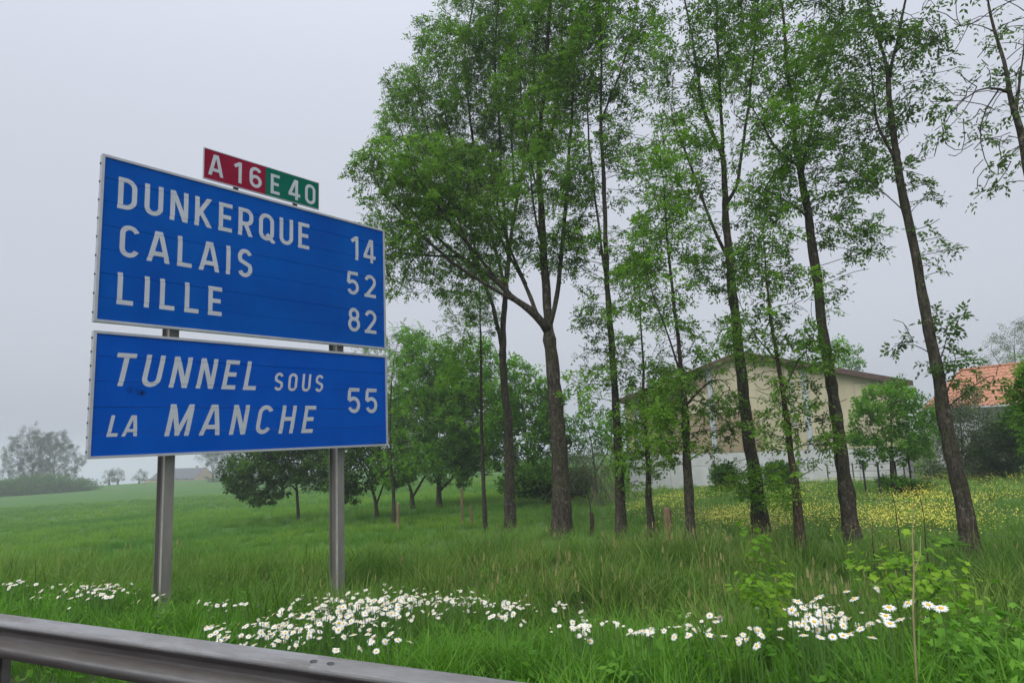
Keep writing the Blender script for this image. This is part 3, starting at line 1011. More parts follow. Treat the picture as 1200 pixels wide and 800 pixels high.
GROUP_ROW = 'ash trees in the row behind the sign'
# T0 thin stem left of the two big ones
tree('ash_tree', 'slender straight tree just left of the pale twin trunk, thin branches at half height', (569, 624),
     [([(569, 624), (566, 540), (564, 460), (563, 370), (560, 300), (556, 240)], 0.2)],
     [(545, 380, 28, 40, .8), (565, 330, 22, 40, .7), (540, 440, 22, 35, .5)], 0.085, group=GROUP_ROW, dens=1.1, per_tip=2)
# T1
tree('ash_tree', 'pale barked tree beside the big forked trunk, forking low into two steep limbs', (598, 622),
     [([(598, 622), (597, 560), (596, 505), (591, 451), (589, 395), (593, 338), (600, 270), (612, 200), (622, 120), (630, 30), (632, -60)], 0.6),
      ([(589, 405), (578, 361), (562, 320), (542, 270), (520, 210), (500, 150), (488, 100)], -0.8),
      ([(594, 335), (575, 270), (560, 200), (550, 130), (545, 60), (560, -20)], 1.0),
      ([(578, 361), (555, 300), (520, 240), (480, 180), (462, 130)], -.2), ([(560, 318), (548, 250), (530, 170), (515, 100), (510, 50)], .4),
      ([(596, 300), (590, 230), (585, 150), (580, 70), (585, -10)], -.5), ([(606, 240), (600, 160), (606, 80), (612, 0)], .6)],
     [(488, 122, 34, 40, 1.5), (462, 115, 14, 18), (500, 175, 48, 44, 1.4), (545, 90, 55, 55, 1.5, -.6), (590, 20, 60, 60, 1.2), (560, 190, 55, 50, 1.3, .8), (600, 120, 45, 60, 1.0),
      (540, 250, 40, 30, 1.0), (600, -70, 80, 60, .5), (505, 32, 16, 14), (560, -130, 70, 60, .25)], 0.20, group=GROUP_ROW, dens=1.5, per_tip=2)
# T2 the big one
tree('ash_tree', 'stoutest tree of the row, its trunk forking into wide sweeping limbs over the sign', (659, 630),
     [([(659, 630), (657, 560), (652, 480), (647, 420), (643, 388), (640, 340), (638, 300), (634, 240), (632, 170), (640, 80), (645, 0), (650, -100)], 0.2),
      ([(642, 384), (629, 368), (593, 347), (571, 334), (535, 311), (499, 280), (465, 245), (440, 215)], -1.6),
      ([(630, 371), (616, 334), (598, 302), (584, 270), (560, 225), (540, 180)], 0.9),
      ([(593, 347), (560, 300), (520, 250), (485, 200)], -1.2), ([(571, 334), (530, 295), (490, 255), (465, 225)], -.6), ([(612, 330), (590, 270), (575, 200), (565, 130)], .4),
      ([(535, 311), (500, 300), (470, 295), (450, 300)], -.8), ([(634, 240), (620, 180), (610, 110), (612, 40)], .6), ([(638, 300), (625, 240), (618, 170)], -.8), ([(636, 200), (652, 130), (658, 60), (660, -10)], .8),
      ([(643, 386), (652, 347), (658, 293), (664, 230), (668, 160), (672, 90), (675, 10)], -0.4)],
     [(462, 208, 36, 36, 1.5, -1.6), (430, 200, 18, 20, 1.2, -1.4), (490, 235, 50, 45, 1.4, -1), (480, 285, 42, 28, 1.1, -1), (530, 215, 50, 40, 1.2), (535, 300, 42, 26, .9), (520, 335, 30, 18, .6), (585, 250, 45, 40, 1),
      (640, 130, 45, 60, 1.2), (655, 50, 50, 55, 1.2), (650, 215, 38, 45, 1.2, -.6), (600, 300, 40, 25, .6), (650, 290, 30, 30, .8), (700, -30, 50, 60, .5), (640, -120, 90, 70, .3), (470, 325, 24, 20, 1.0), (500, 325, 28, 18, 1.0), (560, 300, 36, 22, .8), (468, 262, 22, 22, 1.2)],
     0.29, group=GROUP_ROW, dens=1.9, per_tip=2)
# T3
tree('ash_tree', 'tall straight slim tree with a thin second stem climbing close beside it', (728, 630),
     [([(728, 630), (726, 560), (722, 480), (716, 400), (711, 310), (708, 220), (704, 140), (705, 70), (702, 0), (700, -90)], 0.2),
      ([(713, 345), (702, 270), (694, 200), (688, 130), (682, 60), (676, -10)], -0.5),
      ([(706, 140), (725, 90), (740, 40), (752, -20)], 0.6)],
     [(700, 95, 42, 60, .9), (735, 40, 40, 50, .9), (700, -60, 60, 50, .6), (735, 190, 32, 45, .6), (690, 310, 26, 34, .55), (740, 300, 26, 30, .6), (692, 385, 24, 30, .5), (715, 425, 26, 30, .55),
      (688, 450, 20, 30, .4), (725, 530, 18, 22, .6), (672, 250, 24, 40, .5)], 0.145, group=GROUP_ROW, dens=1.35, per_tip=2)
# T3b
tree('ash_tree', 'thin dark tree with many low side shoots, standing left of the leaning wooden stump', (763, 628),
     [([(763, 628), (760, 560), (756, 490), (753, 420), (751, 350), (747, 300)], 0.1), ([(757, 500), (735, 490), (722, 488)], -.2), ([(755, 455), (775, 450), (790, 452)], -.2)],
     [(750, 340, 30, 34, .8), (742, 425, 24, 32, .7), (770, 460, 26, 34, 1.1), (738, 490, 24, 28, 1.1), (765, 540, 18, 24, .6), (745, 545, 18, 22, .6)], 0.095, group=GROUP_ROW, dens=1.6, per_tip=2)
# T4
tree('ash_tree', 'tree dividing at mid height into two upright stems with dense low foliage before the barn', (809, 645),
     [([(809, 645), (807, 570), (803, 500), (800, 440), (793, 385), (786, 330), (780, 270), (776, 200), (770, 150)], 0.2), ([(800, 445), (788, 405), (774, 372), (764, 345), (755, 300)], -0.6), ([(804, 480), (825, 450), (845, 435)], -0.4)],
     [(772, 330, 34, 40, .8), (785, 260, 36, 44, .7), (765, 200, 30, 34, .6), (800, 420, 36, 30, .9), (822, 460, 34, 30, 1.0), (785, 480, 30, 34, .9), (812, 510, 32, 30, 1.3), (838, 500, 26, 24, 1.0), (770, 500, 22, 26, .9), (835, 450, 26, 24, 1), (760, 285, 22, 28, .5)],
     0.125, group=GROUP_ROW, dens=1.6, per_tip=2)
# T5
tree('ash_tree', 'thick dark trunk with leafy shoots round its foot and a long thin limb rising left', (894, 636),
     [([(894, 636), (887, 580), (876, 500), (866, 410), (858, 345), (853, 285), (850, 238), (848, 180), (845, 120), (841, 50), (838, -20), (834, -100)], 0.2),
      ([(853, 305), (842, 280), (830, 250), (812, 203), (798, 165), (785, 130)], -0.7),
      ([(851, 240), (862, 225), (872, 160), (882, 80), (888, 0), (890, -60)], 0.5),
      ([(848, 180), (825, 130), (815, 70), (805, 10), (790, -50)], .6)],
     [(840, 50, 46, 55, .9), (795, 95, 40, 50, .8), (880, 40, 34, 50, .8), (790, 180, 36, 40, .7), (836, 190, 30, 40, .5), (800, 250, 30, 34, .5), (838, 315, 28, 28, .9), (880, 310, 24, 30, .6), (830, -70, 80, 60, .5),
      (872, 560, 26, 18, 1.6, -.3), (898, 575, 20, 16, 1.2, -.3), (850, 400, 16, 26, .5)], 0.200, group=GROUP_ROW, dens=1.35, per_tip=2)
# T6
tree('ash_tree', 'slim brown trunked tree leaning gently left with layered foliage in front of the barn', (941, 652),
     [([(941, 652), (934, 590), (927, 530), (917, 460), (907, 400), (900, 340), (895, 285), (892, 240)], 0.1), ([(916, 455), (935, 420), (952, 400)], -.4), ([(910, 420), (885, 395), (872, 370)], .3)],
     [(898, 285, 30, 36, .9), (905, 345, 40, 34, 1.0), (880, 395, 28, 26, .7), (935, 415, 34, 30, 1.0), (905, 445, 30, 26, .9), (945, 480, 30, 26, .9), (905, 505, 26, 22, .8), (930, 560, 22, 20, 1.3), (955, 520, 22, 16, .7)],
     0.10, group=GROUP_ROW, dens=1.6, per_tip=2, barkm=BARK2)
# T7
tree('ash_tree', 'tall brownish trunk leaning left, densest bright crown on the right half of the row', (1002, 642),
     [([(1002, 642), (994, 590), (981, 500), (970, 430), (962, 370), (954, 300), (945, 245), (936, 195), (930, 140), (922, 70), (916, 10), (910, -80)], 0.2),
      ([(935, 195), (920, 185), (905, 169), (882, 127), (868, 105), (855, 70)], -0.7),
      ([(945, 250), (930, 238), (916, 232), (885, 216), (858, 206)], -0.3),
      ([(948, 285), (925, 272), (905, 259), (867, 229)], .7),
      ([(938, 205), (950, 150), (965, 95), (980, 40), (990, -20)], .5)],
     [(925, 165, 46, 44, 1.2, -.5), (965, 200, 46, 46, 1.2), (985, 130, 42, 46, .9), (895, 110, 40, 40, .9), (935, 60, 48, 55, .9), (985, 40, 36, 46, .8), (900, 230, 34, 28, .8), (995, 270, 34, 28, .7), (930, -70, 80, 60, .5), (1010, 300, 20, 18, .5), (975, 345, 12, 22, .4)],
     0.170, group=GROUP_ROW, dens=1.35, per_tip=2)
# T8
tree('ash_tree', 'nearest complete trunk on the right, leaning left, with a sparse crown and low shoots', (1142, 664),
     [([(1142, 664), (1128, 590), (1110, 500), (1097, 430), (1085, 370), (1073, 300), (1061, 240), (1051, 187), (1043, 130), (1041, 80), (1025, 30), (1016, 0), (1000, -80)], 0.2),
      ([(1042, 85), (1050, 50), (1058, 15), (1066, -30), (1072, -90)], 0.3), ([(1058, 18), (1078, 14), (1092, -2)], -.3),
      ([(1054, 247), (1038, 230), (1024, 214), (1001, 199), (985, 180)], -0.5), ([(1043, 187), (1030, 150), (1020, 75), (1008, 20)], .4),
      ([(1095, 425), (1105, 405), (1118, 385), (1128, 372)], -.3), ([(1088, 415), (1068, 400), (1056, 380)], -.2), ([(1108, 488), (1122, 468), (1145, 448), (1160, 440)], -.5), ([(1108, 490), (1112, 450), (1120, 420)], .3)],
     [(1010, 60, 36, 44, .7), (1045, 60, 36, 40, .6), (1000, 130, 36, 34, .7), (1075, 40, 28, 36, .6), (1040, 150, 28, 40, .6), (1090, 80, 26, 20, .4), (1015, 210, 24, 24, .5), (1085, 110, 20, 24, .4), (1030, -70, 80, 60, .5), (1075, 225, 24, 30, .3),
      (1110, 385, 22, 20, .8), (1055, 390, 14, 20, .5), (1135, 440, 30, 18, 1.0), (1115, 430, 22, 16, .8), (1100, 300, 20, 26, .3), (1160, 445, 16, 14, .8)],
     0.160, group=GROUP_ROW, leaf=ASH_DARK, dens=1.15, per_tip=2)
# T9 half outside the frame
tree('ash_tree', 'nearly bare tree at the picture edge with drooping arched twigs and few leaves', (1296, 690),
     [([(1296, 690), (1268, 540), (1240, 380), (1215, 250), (1199, 168), (1180, 90), (1162, 20), (1150, -40), (1135, -120)], 0.0),
      ([(1186, 112), (1172, 104), (1159, 103), (1143, 103), (1128, 114), (1112, 132), (1100, 160), (1095, 185)], -.3),
      ([(1160, 103), (1150, 125), (1146, 150), (1152, 185), (1160, 205)], .3), ([(1130, 112), (1128, 140), (1133, 170)], .2),
      ([(1165, 35), (1145, 25), (1125, 30), (1110, 15)], -.4), ([(1190, 130), (1196, 90), (1200, 40), (1205, -20)], .4), ([(1200, 168), (1188, 190), (1172, 185), (1162, 165)], -.2)],
     [(1140, 120, 40, 36, .8), (1165, 180, 34, 34, .7), (1130, 30, 34, 34, .6), (1180, 40, 30, 44, .5), (1190, 215, 16, 16, .7), (1115, 165, 22, 30, .5), (1170, -60, 60, 50, .5), (1230, 120, 50, 70, .4)],
     0.115, group=GROUP_ROW, Y=9.0, leaf=ASH_DARK, dens=1.6, per_tip=1, leaf_frac=.5, lscale=.8, droop=.5)

# smaller trees behind the sign, left of the row
GROUP_SMALL = 'small trees behind the sign'
tree('small_tree', 'dark low round tree with a short thin trunk under the sign', (350, 612),
     [([(350, 612), (349, 590), (346, 560), (338, 535), (330, 510)], 0), ([(349, 575), (320, 550), (295, 545)], -.5), ([(349, 570), (372, 545), (390, 535)], .4)],
     [(330, 535, 40, 26, 1.5), (295, 552, 28, 22, 1.5), (372, 540, 30, 26, 1.4), (340, 510, 44, 22, 1.2), (310, 575, 22, 12, 1)], 0.10, group=GROUP_SMALL, leaf=DARKLEAF, templates=BROAD_T, lscale=1.75, step=.28, dk=.30, dens=1.25, per_tip=9, seg=.3)
tree('small_tree', 'dark spreading tree between the right sign post and the twisted stems', (442, 612),
     [([(442, 612), (441, 590), (432, 560), (420, 535), (410, 510)], 0), ([(441, 588), (452, 560), (460, 535)], .5), ([(437, 572), (412, 560), (400, 560)], -.4)],
     [(425, 545, 34, 26, 1.3), (408, 560, 22, 20, 1.2), (452, 545, 26, 24, 1.2), (430, 505, 34, 26, 1.2)], 0.11, group=GROUP_SMALL, leaf=DARKLEAF, templates=BROAD_T, lscale=1.6, step=.27, dk=.30, dens=1.25, per_tip=9, seg=.3)
tree('small_tree', 'tall narrow leafy tree directly right of the lower sign panel', (462, 618),
     [([(462, 618), (461, 580), (458, 530), (458, 470), (462, 420), (470, 390)], 0)],
     [(462, 430, 24, 40, 1.3), (478, 400, 26, 22, 1), (468, 485, 30, 34, 1.2), (465, 535, 26, 26, 1), (440, 440, 22, 46, .9)], 0.085, group=GROUP_SMALL, leaf=SMALL, templates=ASH_T, lscale=1.0, step=.22, dk=.28, dens=1.8, per_tip=5)
tree('small_tree', 'bright green bushy tree with several twisted low stems', (484, 596),
     [([(484, 596), (482, 575), (474, 550), (478, 500), (490, 450), (500, 410)], 0), ([(484, 580), (500, 555), (520, 520), (530, 480)], .6), ([(483, 580), (465, 560), (455, 545)], -.5)],
     [(500, 430, 32, 36, 1.3), (478, 480, 34, 36, 1.2), (520, 470, 36, 40, 1.3), (500, 525, 40, 28, 1.2), (535, 520, 28, 30, 1.1)], 0.13, group=GROUP_SMALL, leaf=SMALL, templates=BROAD_T, lscale=1.7, step=.28, dk=.30, dens=1.25, per_tip=9, seg=.3)
tree('small_tree', 'broad green tree with a stout dark short trunk left of the slender row tree', (515, 596),
     [([(515, 596), (514, 575), (517, 550), (530, 510), (540, 460)], 0), ([(514, 575), (535, 555), (552, 535)], .4), ([(515, 572), (500, 555), (492, 540)], -.5)],
     [(540, 470, 34, 40, 1.1), (555, 515, 34, 34, 1.2), (525, 540, 30, 24, 1.2), (575, 480, 30, 40, .9), (560, 430, 26, 30, .7)], 0.17, group=GROUP_SMALL, leaf=SMALL, templates=BROAD_T, lscale=1.75, step=.3, dk=.32, dens=1.2, per_tip=9, seg=.3)
tree('small_tree', 'light green tree seen between the pale trunk and the stoutest trunk', (622, 590),
     [([(622, 590), (620, 560), (618, 520), (612, 480), (608, 440)], 0), ([(620, 550), (640, 520), (650, 500)], .4), ([(620, 545), (600, 520), (590, 500)], -.4)],
     [(612, 455, 30, 30, 1.0), (598, 500, 30, 32, 1.1), (630, 500, 28, 34, 1.1), (615, 540, 34, 22, 1.1), (645, 470, 16, 20, .6)], 0.11, group=GROUP_SMALL, leaf=SMALL, templates=BROAD_T, lscale=1.75, step=.3, dk=.32, dens=1.25, per_tip=9, seg=.3)
tree('small_tree', 'small leafy tree showing between the stoutest trunk and the straight slim tree', (700, 582),
     [([(700, 582), (698, 560), (694, 530), (690, 500)], 0), ([(698, 555), (712, 530), (718, 510)], .3)],
     [(690, 500, 26, 18, 1.1), (712, 505, 26, 18, 1.0), (680, 525, 26, 14, 1)], 0.09, group=GROUP_SMALL, leaf=SMALL, templates=BROAD_T, lscale=1.75, step=.3, dk=.32, dens=1.0, per_tip=6, seg=.3)

# trees round the barn
_, YR = tree('round_tree', 'small round headed tree inside black stakes in front of the barn', (1047, 582),
     [([(1047, 582), (1046, 560), (1045, 535), (1044, 500), (1043, 470)], 0), ([(1046, 540), (1065, 510), (1080, 490)], .5), ([(1046, 540), (1025, 510), (1012, 500)], -.4)],
     [(1045, 475, 34, 26, 1.8), (1020, 500, 24, 24, 1.7), (1070, 500, 26, 26, 1.7), (1045, 515, 38, 22, 1.7), (1048, 566, 10, 12, 1)], 0.09, leaf=SMALL, templates=BROAD_T, lscale=1.3, step=.26, dk=.28, dens=1.7, per_tip=10, seg=.25)
tree('willow_tree', 'grey green drooping tree in front of the red tiled roof', (1128, 566),
     [([(1128, 566), (1128, 540), (1126, 500), (1120, 470)], 0), ([(1127, 535), (1150, 500), (1165, 490)], .5), ([(1127, 530), (1105, 500), (1095, 490)], -.5)],
     [(1125, 485, 38, 26, 1.4), (1150, 515, 32, 28, 1.5), (1105, 520, 34, 30, 1.4), (1130, 545, 42, 18, 1.4)], 0.15, leaf=WILLOW, templates=FINE_T, lscale=1.8, step=.33, dk=.36, dens=.9, per_tip=10, seg=.3, droop=.7)
tree('garden_tree', 'pale airy tree rising behind the red tiled roof', (1190, 545),
     [([(1190, 545), (1190, 480), (1190, 430), (1188, 400)], 0), ([(1190, 460), (1170, 425), (1160, 410)], 0), ([(1190, 460), (1205, 420), (1210, 400)], 0)],
     [(1185, 402, 22, 20, 1.3), (1170, 425, 18, 18, 1.1), (1205, 400, 24, 22, 1.2), (1195, 430, 26, 18, 1.1)], 0.25, Y=58, leaf=PALELEAF, templates=FINE_T, lscale=2.2, step=.5, dk=.6, di=4, dens=.35, per_tip=7, seg=.5, r_tip=.012)
tree('garden_tree', 'tree top showing over the ridge of the barn roof', (985, 545),
     [([(985, 545), (984, 480), (983, 430), (982, 410)], 0), ([(984, 470), (970, 430), (966, 415)], 0)],
     [(983, 412, 18, 12, 1.3), (972, 425, 16, 12, 1.2), (995, 425, 14, 12, 1.2)], 0.25, Y=60, leaf=SMALL, templates=BROAD_T, lscale=2.6, step=.5, dk=.6, di=4, dens=.4, per_tip=7, seg=.5, r_tip=.012)

# far trees in the haze on the left
GROUP_FAR = 'hazy trees across the field'
def far_tree(label, base, trunkpaths, crown, Y, rb=0.3, leaf=FARLEAF, dens=.34, name='field_tree', per_tip=12, ls=3.2, group=GROUP_FAR):
    return tree(name, label, base, trunkpaths, crown, rb, group=group, Y=Y, leaf=leaf, templates=FINE_T, lscale=ls * 1.25, step=.9, dk=.95, di=11, dens=dens, per_tip=per_tip, seg=.8, r_tip=.02, barkm=BARK)
far_tree('tall hazy round topped tree on the left half of the far clump', (38, 572), [([(38, 572), (38, 550), (36, 525), (34, 508)], 0), ([(38, 555), (24, 540), (14, 540)], 0), ([(38, 552), (46, 530), (50, 512)], 0)],
         [(36, 520, 13, 18), (20, 540, 13, 16), (40, 545, 16, 14), (26, 525, 11, 15)], 200)
far_tree('tall hazy tree on the right half of the far clump with a wide crown', (62, 572), [([(62, 572), (63, 550), (66, 525), (68, 510)], 0), ([(63, 552), (78, 540), (86, 535)], 0), ([(63, 552), (54, 535), (50, 520)], 0)],
         [(68, 522, 13, 17), (80, 540, 12, 17), (60, 545, 16, 14), (56, 525, 10, 14)], 205)
far_tree('hazy leafy tree beside the gable of the distant farmhouse', (250, 572), [([(250, 572), (249, 555), (247, 535), (246, 520)], 0), ([(249, 556), (262, 540), (270, 530)], 0), ([(249, 556), (236, 545), (230, 540)], 0)],
         [(254, 532, 14, 16), (266, 540, 14, 18), (278, 545, 14, 16), (258, 554, 12, 10)], 210)
for i, (px, py, rx, ry, lb) in enumerate([(128, 560, 5, 7, 'tiny faint tree left of the pair beyond the crop field'), (138, 560, 5, 7, 'tiny faint tree right of the pair beyond the crop field'), (163, 560, 7, 6, 'faint bushy tree touching the left end of the distant farmhouse')]):
    far_tree(lb, (px, 570), [([(px, 571), (px, 562), (px, 556)], 0)], [(px, py - 2, rx, ry, 1.2)], 236, .3)

# ------------------------------------------------------------------ shrubs and hedges
def shrub(name, label, ells, n, leaf, templates, ls, cat='shrub', group=None, stems=10, stem_mat=None, jitter=.8, curve=0.25, shell=.35, foot=.12):
    """stems rising from the foot into ellipsoids of leaf sprays; ells in metres: centre, radii"""
    c0 = np.array(ells[0][0], float)
    g = np.array([c0[0], c0[1], gz(c0[0], c0[1])])
    root = empty(name, g); tag(root, label, cat, group)
    pts, dirs = [], []
    vol = np.array([e[1][0] * e[1][1] * e[1][2] for e in ells]); vol = vol ** .75; vol /= vol.sum()
    st = MB()
    for (c, r), w in zip(ells, vol):
        c = np.array(c, float); r = np.array(r, float)
        k = int(n * w)
        q = rng.normal(0, 1, (k, 3)); q /= np.linalg.norm(q, axis=1)[:, None]
        d = q + np.array([0, 0, .15])
        lump = 1 + .22 * np.sin(q[:, 0] * 5 + c[0]) * np.cos(q[:, 2] * 6 + c[1]) + .15 * np.sin(q[:, 1] * 9)
        q = q * (rng.uniform(shell, 1, k) ** .6 * lump)[:, None]
        p_ = c + q * r
        ok = p_[:, 2] > gz(p_[:, 0], p_[:, 1]) + .03
        pts.append(p_[ok] - g); dirs.append(d[ok])
        for _ in range(max(2, int(stems * w))):
            t = rng.normal(0, 1, 3); t /= np.linalg.norm(t); t[2] = abs(t[2])
            e = c + t * r * rng.uniform(.5, .95)
            b0 = g + np.array([rng.normal(0, foot), rng.normal(0, foot), -.05]) * (1 if len(ells) == 1 else 2)
            mid = b0 * .5 + e * .5 + np.array([0, 0, curve * np.linalg.norm(e - b0)]) + rng.normal(0, .05, 3)
            tt = np.linspace(0, 1, 7)[:, None]
            st.tube(((1 - tt) ** 2 * b0 + 2 * tt * (1 - tt) * mid + tt ** 2 * e) - g, np.linspace(.02, .006, 7) * max(1, r.max()) * (.5 if foot > .3 else 1), 4)
    st.build('stems', stem_mat or TWIG, root)
    scatter_leaves('foliage', np.concatenate(pts), np.concatenate(dirs), templates, leaf, ls, root, None, jitter)
    return root

def ell(px, py, Y, rx, ry, ryy=None):
    c = at(px, py, Y); k = Y / F_PX
    return (c, (rx * k, (ryy or rx) * k, ry * k))

shrub('bush', 'wide low hazy mound of bushes below the far tree clump', [ell(42, 572, 185, 36, 12), ell(4, 576, 182, 30, 9), ell(76, 571, 188, 22, 8), ell(98, 570, 192, 14, 4)], 5200, DARKLEAF, FINE_T, 7.0, 'bushes', stems=20)
shrub('bush', 'low hazy hedge at the foot of the farmhouse gable', [ell(247, 567, 225, 12, 3)], 260, DARKLEAF, FINE_T, 7.0, 'bush')
shrub('bush', 'dark hedge between the stoutest trunk and the pale trunk', [ell(640, 562, 31, 34, 11), ell(612, 566, 32, 22, 8), ell(670, 565, 31, 20, 9)], 1500, DARKLEAF, BROAD_T, 1.9, 'hedge')
shrub('bare_shrub', 'brown twiggy shrub with pale arching stems left of the barn', [ell(698, 542, 29, 34, 22), ell(672, 552, 29, 18, 16)], 420, WILLOW, FINE_T, 1.4, 'shrub', stems=80, curve=.12, stem_mat=BARETWIG, foot=.55)
shrub('bush', 'small clipped dark bush at the foot of the barn wall, left of two', [ell(848, 556, 31, 14, 8)], 260, DARKLEAF, BROAD_T, 1.3, 'bush', 'bushes along the barn wall')
shrub('bush', 'larger clipped dark bush at the foot of the barn wall, right of two', [ell(914, 554, 30, 16, 10)], 320, DARKLEAF, BROAD_T, 1.3, 'bush', 'bushes along the barn wall')
shrub('bush', 'overgrown dark shrubs under the tiled roof at the right edge', [ell(1180, 520, 30, 26, 26), ell(1160, 538, 30, 24, 14), ell(1196, 500, 28, 16, 26)], 1700, DARKLEAF, BROAD_T, 1.7, 'shrubs')
shrub('bush', 'loose bright green sprays reaching in from the right edge', [ell(1235, 520, 12, 24, 30), ell(1214, 482, 12, 20, 34), ell(1214, 440, 12, 16, 22)], 230, SMALL, ROSE, 1.0, 'shrub', stems=6)
shrub('bush', 'low tangle of dark weeds beneath the round tree', [ell(1062, 572, 25, 22, 7)], 300, DARKLEAF, BROAD_T, 1.1, 'weeds')

# ------------------------------------------------------------------ barn
CREAM = simple('cream_cladding', (0.45, 0.405, 0.28), 0.75, 0, 0.14, 1.2, stretch=(1, 1, 0.3))
STAINED = simple('stained_cladding', (0.30, 0.24, 0.155), 0.8, 0, 0.2, 1.4, stretch=(2, 2, 0.3))
WHITEWALL = simple('white_blockwork', (0.50, 0.51, 0.52), 0.85, 0, 0.12, 2.0, 0.15)
LIGHTSTRIP = simple('pale_blue_sheet', (0.42, 0.46, 0.50), 0.45, 0, 0.1, 2.0)
BARGE = simple('brown_barge_board', (0.085, 0.050, 0.042), 0.7, 0, 0.2)
ROOFSHEET = simple('barn_roof_sheet', (0.16, 0.13, 0.115), 0.8, 0, 0.2)
bR = at(1072, 556, 32.0)[:2]; bL = at(738, 568, 37.5)[:2]
bd = bR - bL; BW = float(np.linalg.norm(bd)); bang = math.atan2(bd[1], bd[0])
bz = float(min(gz(*bL), gz(*bR))) - 0.1
zg = float(gz(*((bL + bR) / 2)))
barn = empty('barn', (bL[0], bL[1], zg), bang)
tag(barn, 'long cream clad barn with a low brown edged gable behind the trees', 'barn')
EAVE_R = at(1068, 444, 32.0)[2] - zg; EAVE_L = at(738, 472, 37.5)[2] - zg
RIDGE_X = BW * 0.47
RIDGE = at(878, 415, 35.0)[2] - zg
EAVE = (EAVE_L + EAVE_R) / 2
def roof_z(x):
    return EAVE + (RIDGE - EAVE) * (x / RIDGE_X if x < RIDGE_X else (BW - x) / (BW - RIDGE_X))
mb = MB()   # body shell behind the cladding
sec = [(0.05, -1.2), (BW - 0.05, -1.2), (BW - 0.05, EAVE - .03), (RIDGE_X, RIDGE - .03), (0.05, EAVE - .03)]
mb.prism(sec, lambda q: (q[0], 0.09, q[1]), lambda q: (q[0], 24.0, q[1]))
mb.build('wall', WHITEWALL, barn)
PL = 1.62    # top of the white wall
for i in range(6):
    m2 = MB(); x0 = BW / 6 * i + .008; x1 = BW / 6 * (i + 1) - .008
    m2.box(x0, x1, 0.0, 0.085, -1.0, PL - .68); m2.build('wall_panel', WHITEWALL, barn)
    m2 = MB(); m2.box(x0, x1, 0.012, 0.085, PL - .665, PL - .012); m2.build('wall_panel', WHITEWALL, barn)
strips = [0.045, 0.335, 0.675]     # pale upright sheets, as a share of the width
edges = []
x = 0.0
for s in strips:
    edges.append((x, s * BW)); x = s * BW + 0.26
edges.append((x, BW))
stain = {(0, 0), (1, 0), (1, 1)}
for gi, (a, b_) in enumerate(edges):
    ncol = max(1, int(round((b_ - a) / 2.2)))
    for c in range(ncol):
        x0 = a + (b_ - a) * c / ncol + .006; x1 = a + (b_ - a) * (c + 1) / ncol - .006
        z = PL
        while z < max(roof_z(x0), roof_z(x1)) - .05:
            z1 = z + 1.08
            t0, t1 = roof_z(x0) - .05, roof_z(x1) - .05
            poly = [(x0, z + .008), (x1, z + .008), (x1, min(z1, t1)), (x0, min(z1, t0))]
            if x0 < RIDGE_X < x1: poly = [(x0, z + .008), (x1, z + .008), (x1, min(z1, t1)), (RIDGE_X, min(z1, RIDGE - .05)), (x0, min(z1, t0))]
            poly = [p_ for p_ in poly if p_[1] >= z]
            if len(poly) >= 3:
                m2 = MB()
                off = random.uniform(0, .008)
                m2.prism(poly, lambda q: (q[0], off, q[1]), lambda q: (q[0], .085, q[1]))
                st_ = (gi == 1 and c == ncol - 1) or (gi == 1 and c == 0) or (gi == 2 and c == 0 and z < PL + 2)
                m2.build('cladding_panel', STAINED if st_ and random.random() < .75 else CREAM, barn)
            z = z1
for s in strips:
    x0 = s * BW + .01; x1 = x0 + .24
    m2 = MB(); m2.prism([(x0, PL + .01), (x1, PL + .01), (x1, roof_z(x1) - .06), (x0, roof_z(x0) - .06)], lambda q: (q[0], .02, q[1]), lambda q: (q[0], .085, q[1]))
    m2.build('light_strip', LIGHTSTRIP, barn)
ov = .35
for side in (0, 1):
    xa, xb = (-.4, RIDGE_X) if side == 0 else (BW + .4, RIDGE_X)
    za, zb = roof_z(0) - .4 * (RIDGE - EAVE) / RIDGE_X * 1.0, RIDGE
    m2 = MB()
    m2.prism([(xa, za + .0), (xb, zb + .0), (xb, zb + .14), (xa, za + .14)], lambda q: (q[0], -ov + .06, q[1]), lambda q: (q[0], 24.3, q[1]))
    m2.build('roof', ROOFSHEET, barn)
    m2 = MB()
    m2.prism([(xa, za - .10), (xb, zb - .10), (xb, zb + .17), (xa, za + .17)], lambda q: (q[0], -ov, q[1]), lambda q: (q[0], -ov + .055, q[1]))
    m2.build('barge_board', BARGE, barn)
m2 = MB(); m2.tube([(BW - .12, -.06, EAVE - .15), (BW - .12, -.06, -.3)], [.05, .05], 8); m2.build('downpipe', ALU, barn)
m2 = MB(); m2.tube([(.62 * BW + .25, -.05, roof_z(.62 * BW) - .2), (.62 * BW + .25, -.05, -.3)], [.045, .045], 8); m2.build('downpipe', ALU, barn)

# ------------------------------------------------------------------ house with the red tiled roof
TILE = simple('red_roof_tile', (0.36, 0.165, 0.095), 0.85, 0, 0.3, 5.0, 0.2)
h0 = at(1098, 558, 42.0)[:2]; h1 = at(1290, 552, 34.0)[:2]
hd = h1 - h0; HW = float(np.linalg.norm(hd)); hang = math.atan2(hd[1], hd[0])
hz = float(gz(*((h0 + h1) / 2)))
th = empty('tiled_house', (h0[0], h0[1], hz), hang)
tag(th, 'low white house with a long red tiled roof at the right edge', 'house')
HE = at(1160, 474, 39.4)[2] - hz; HR = at(1160, 432, 42.5)[2] - hz
mb = MB(); mb.box(0, HW, 0.2, 8.0, -.8, HE - .05); mb.build('wall', WHITEWALL, th)
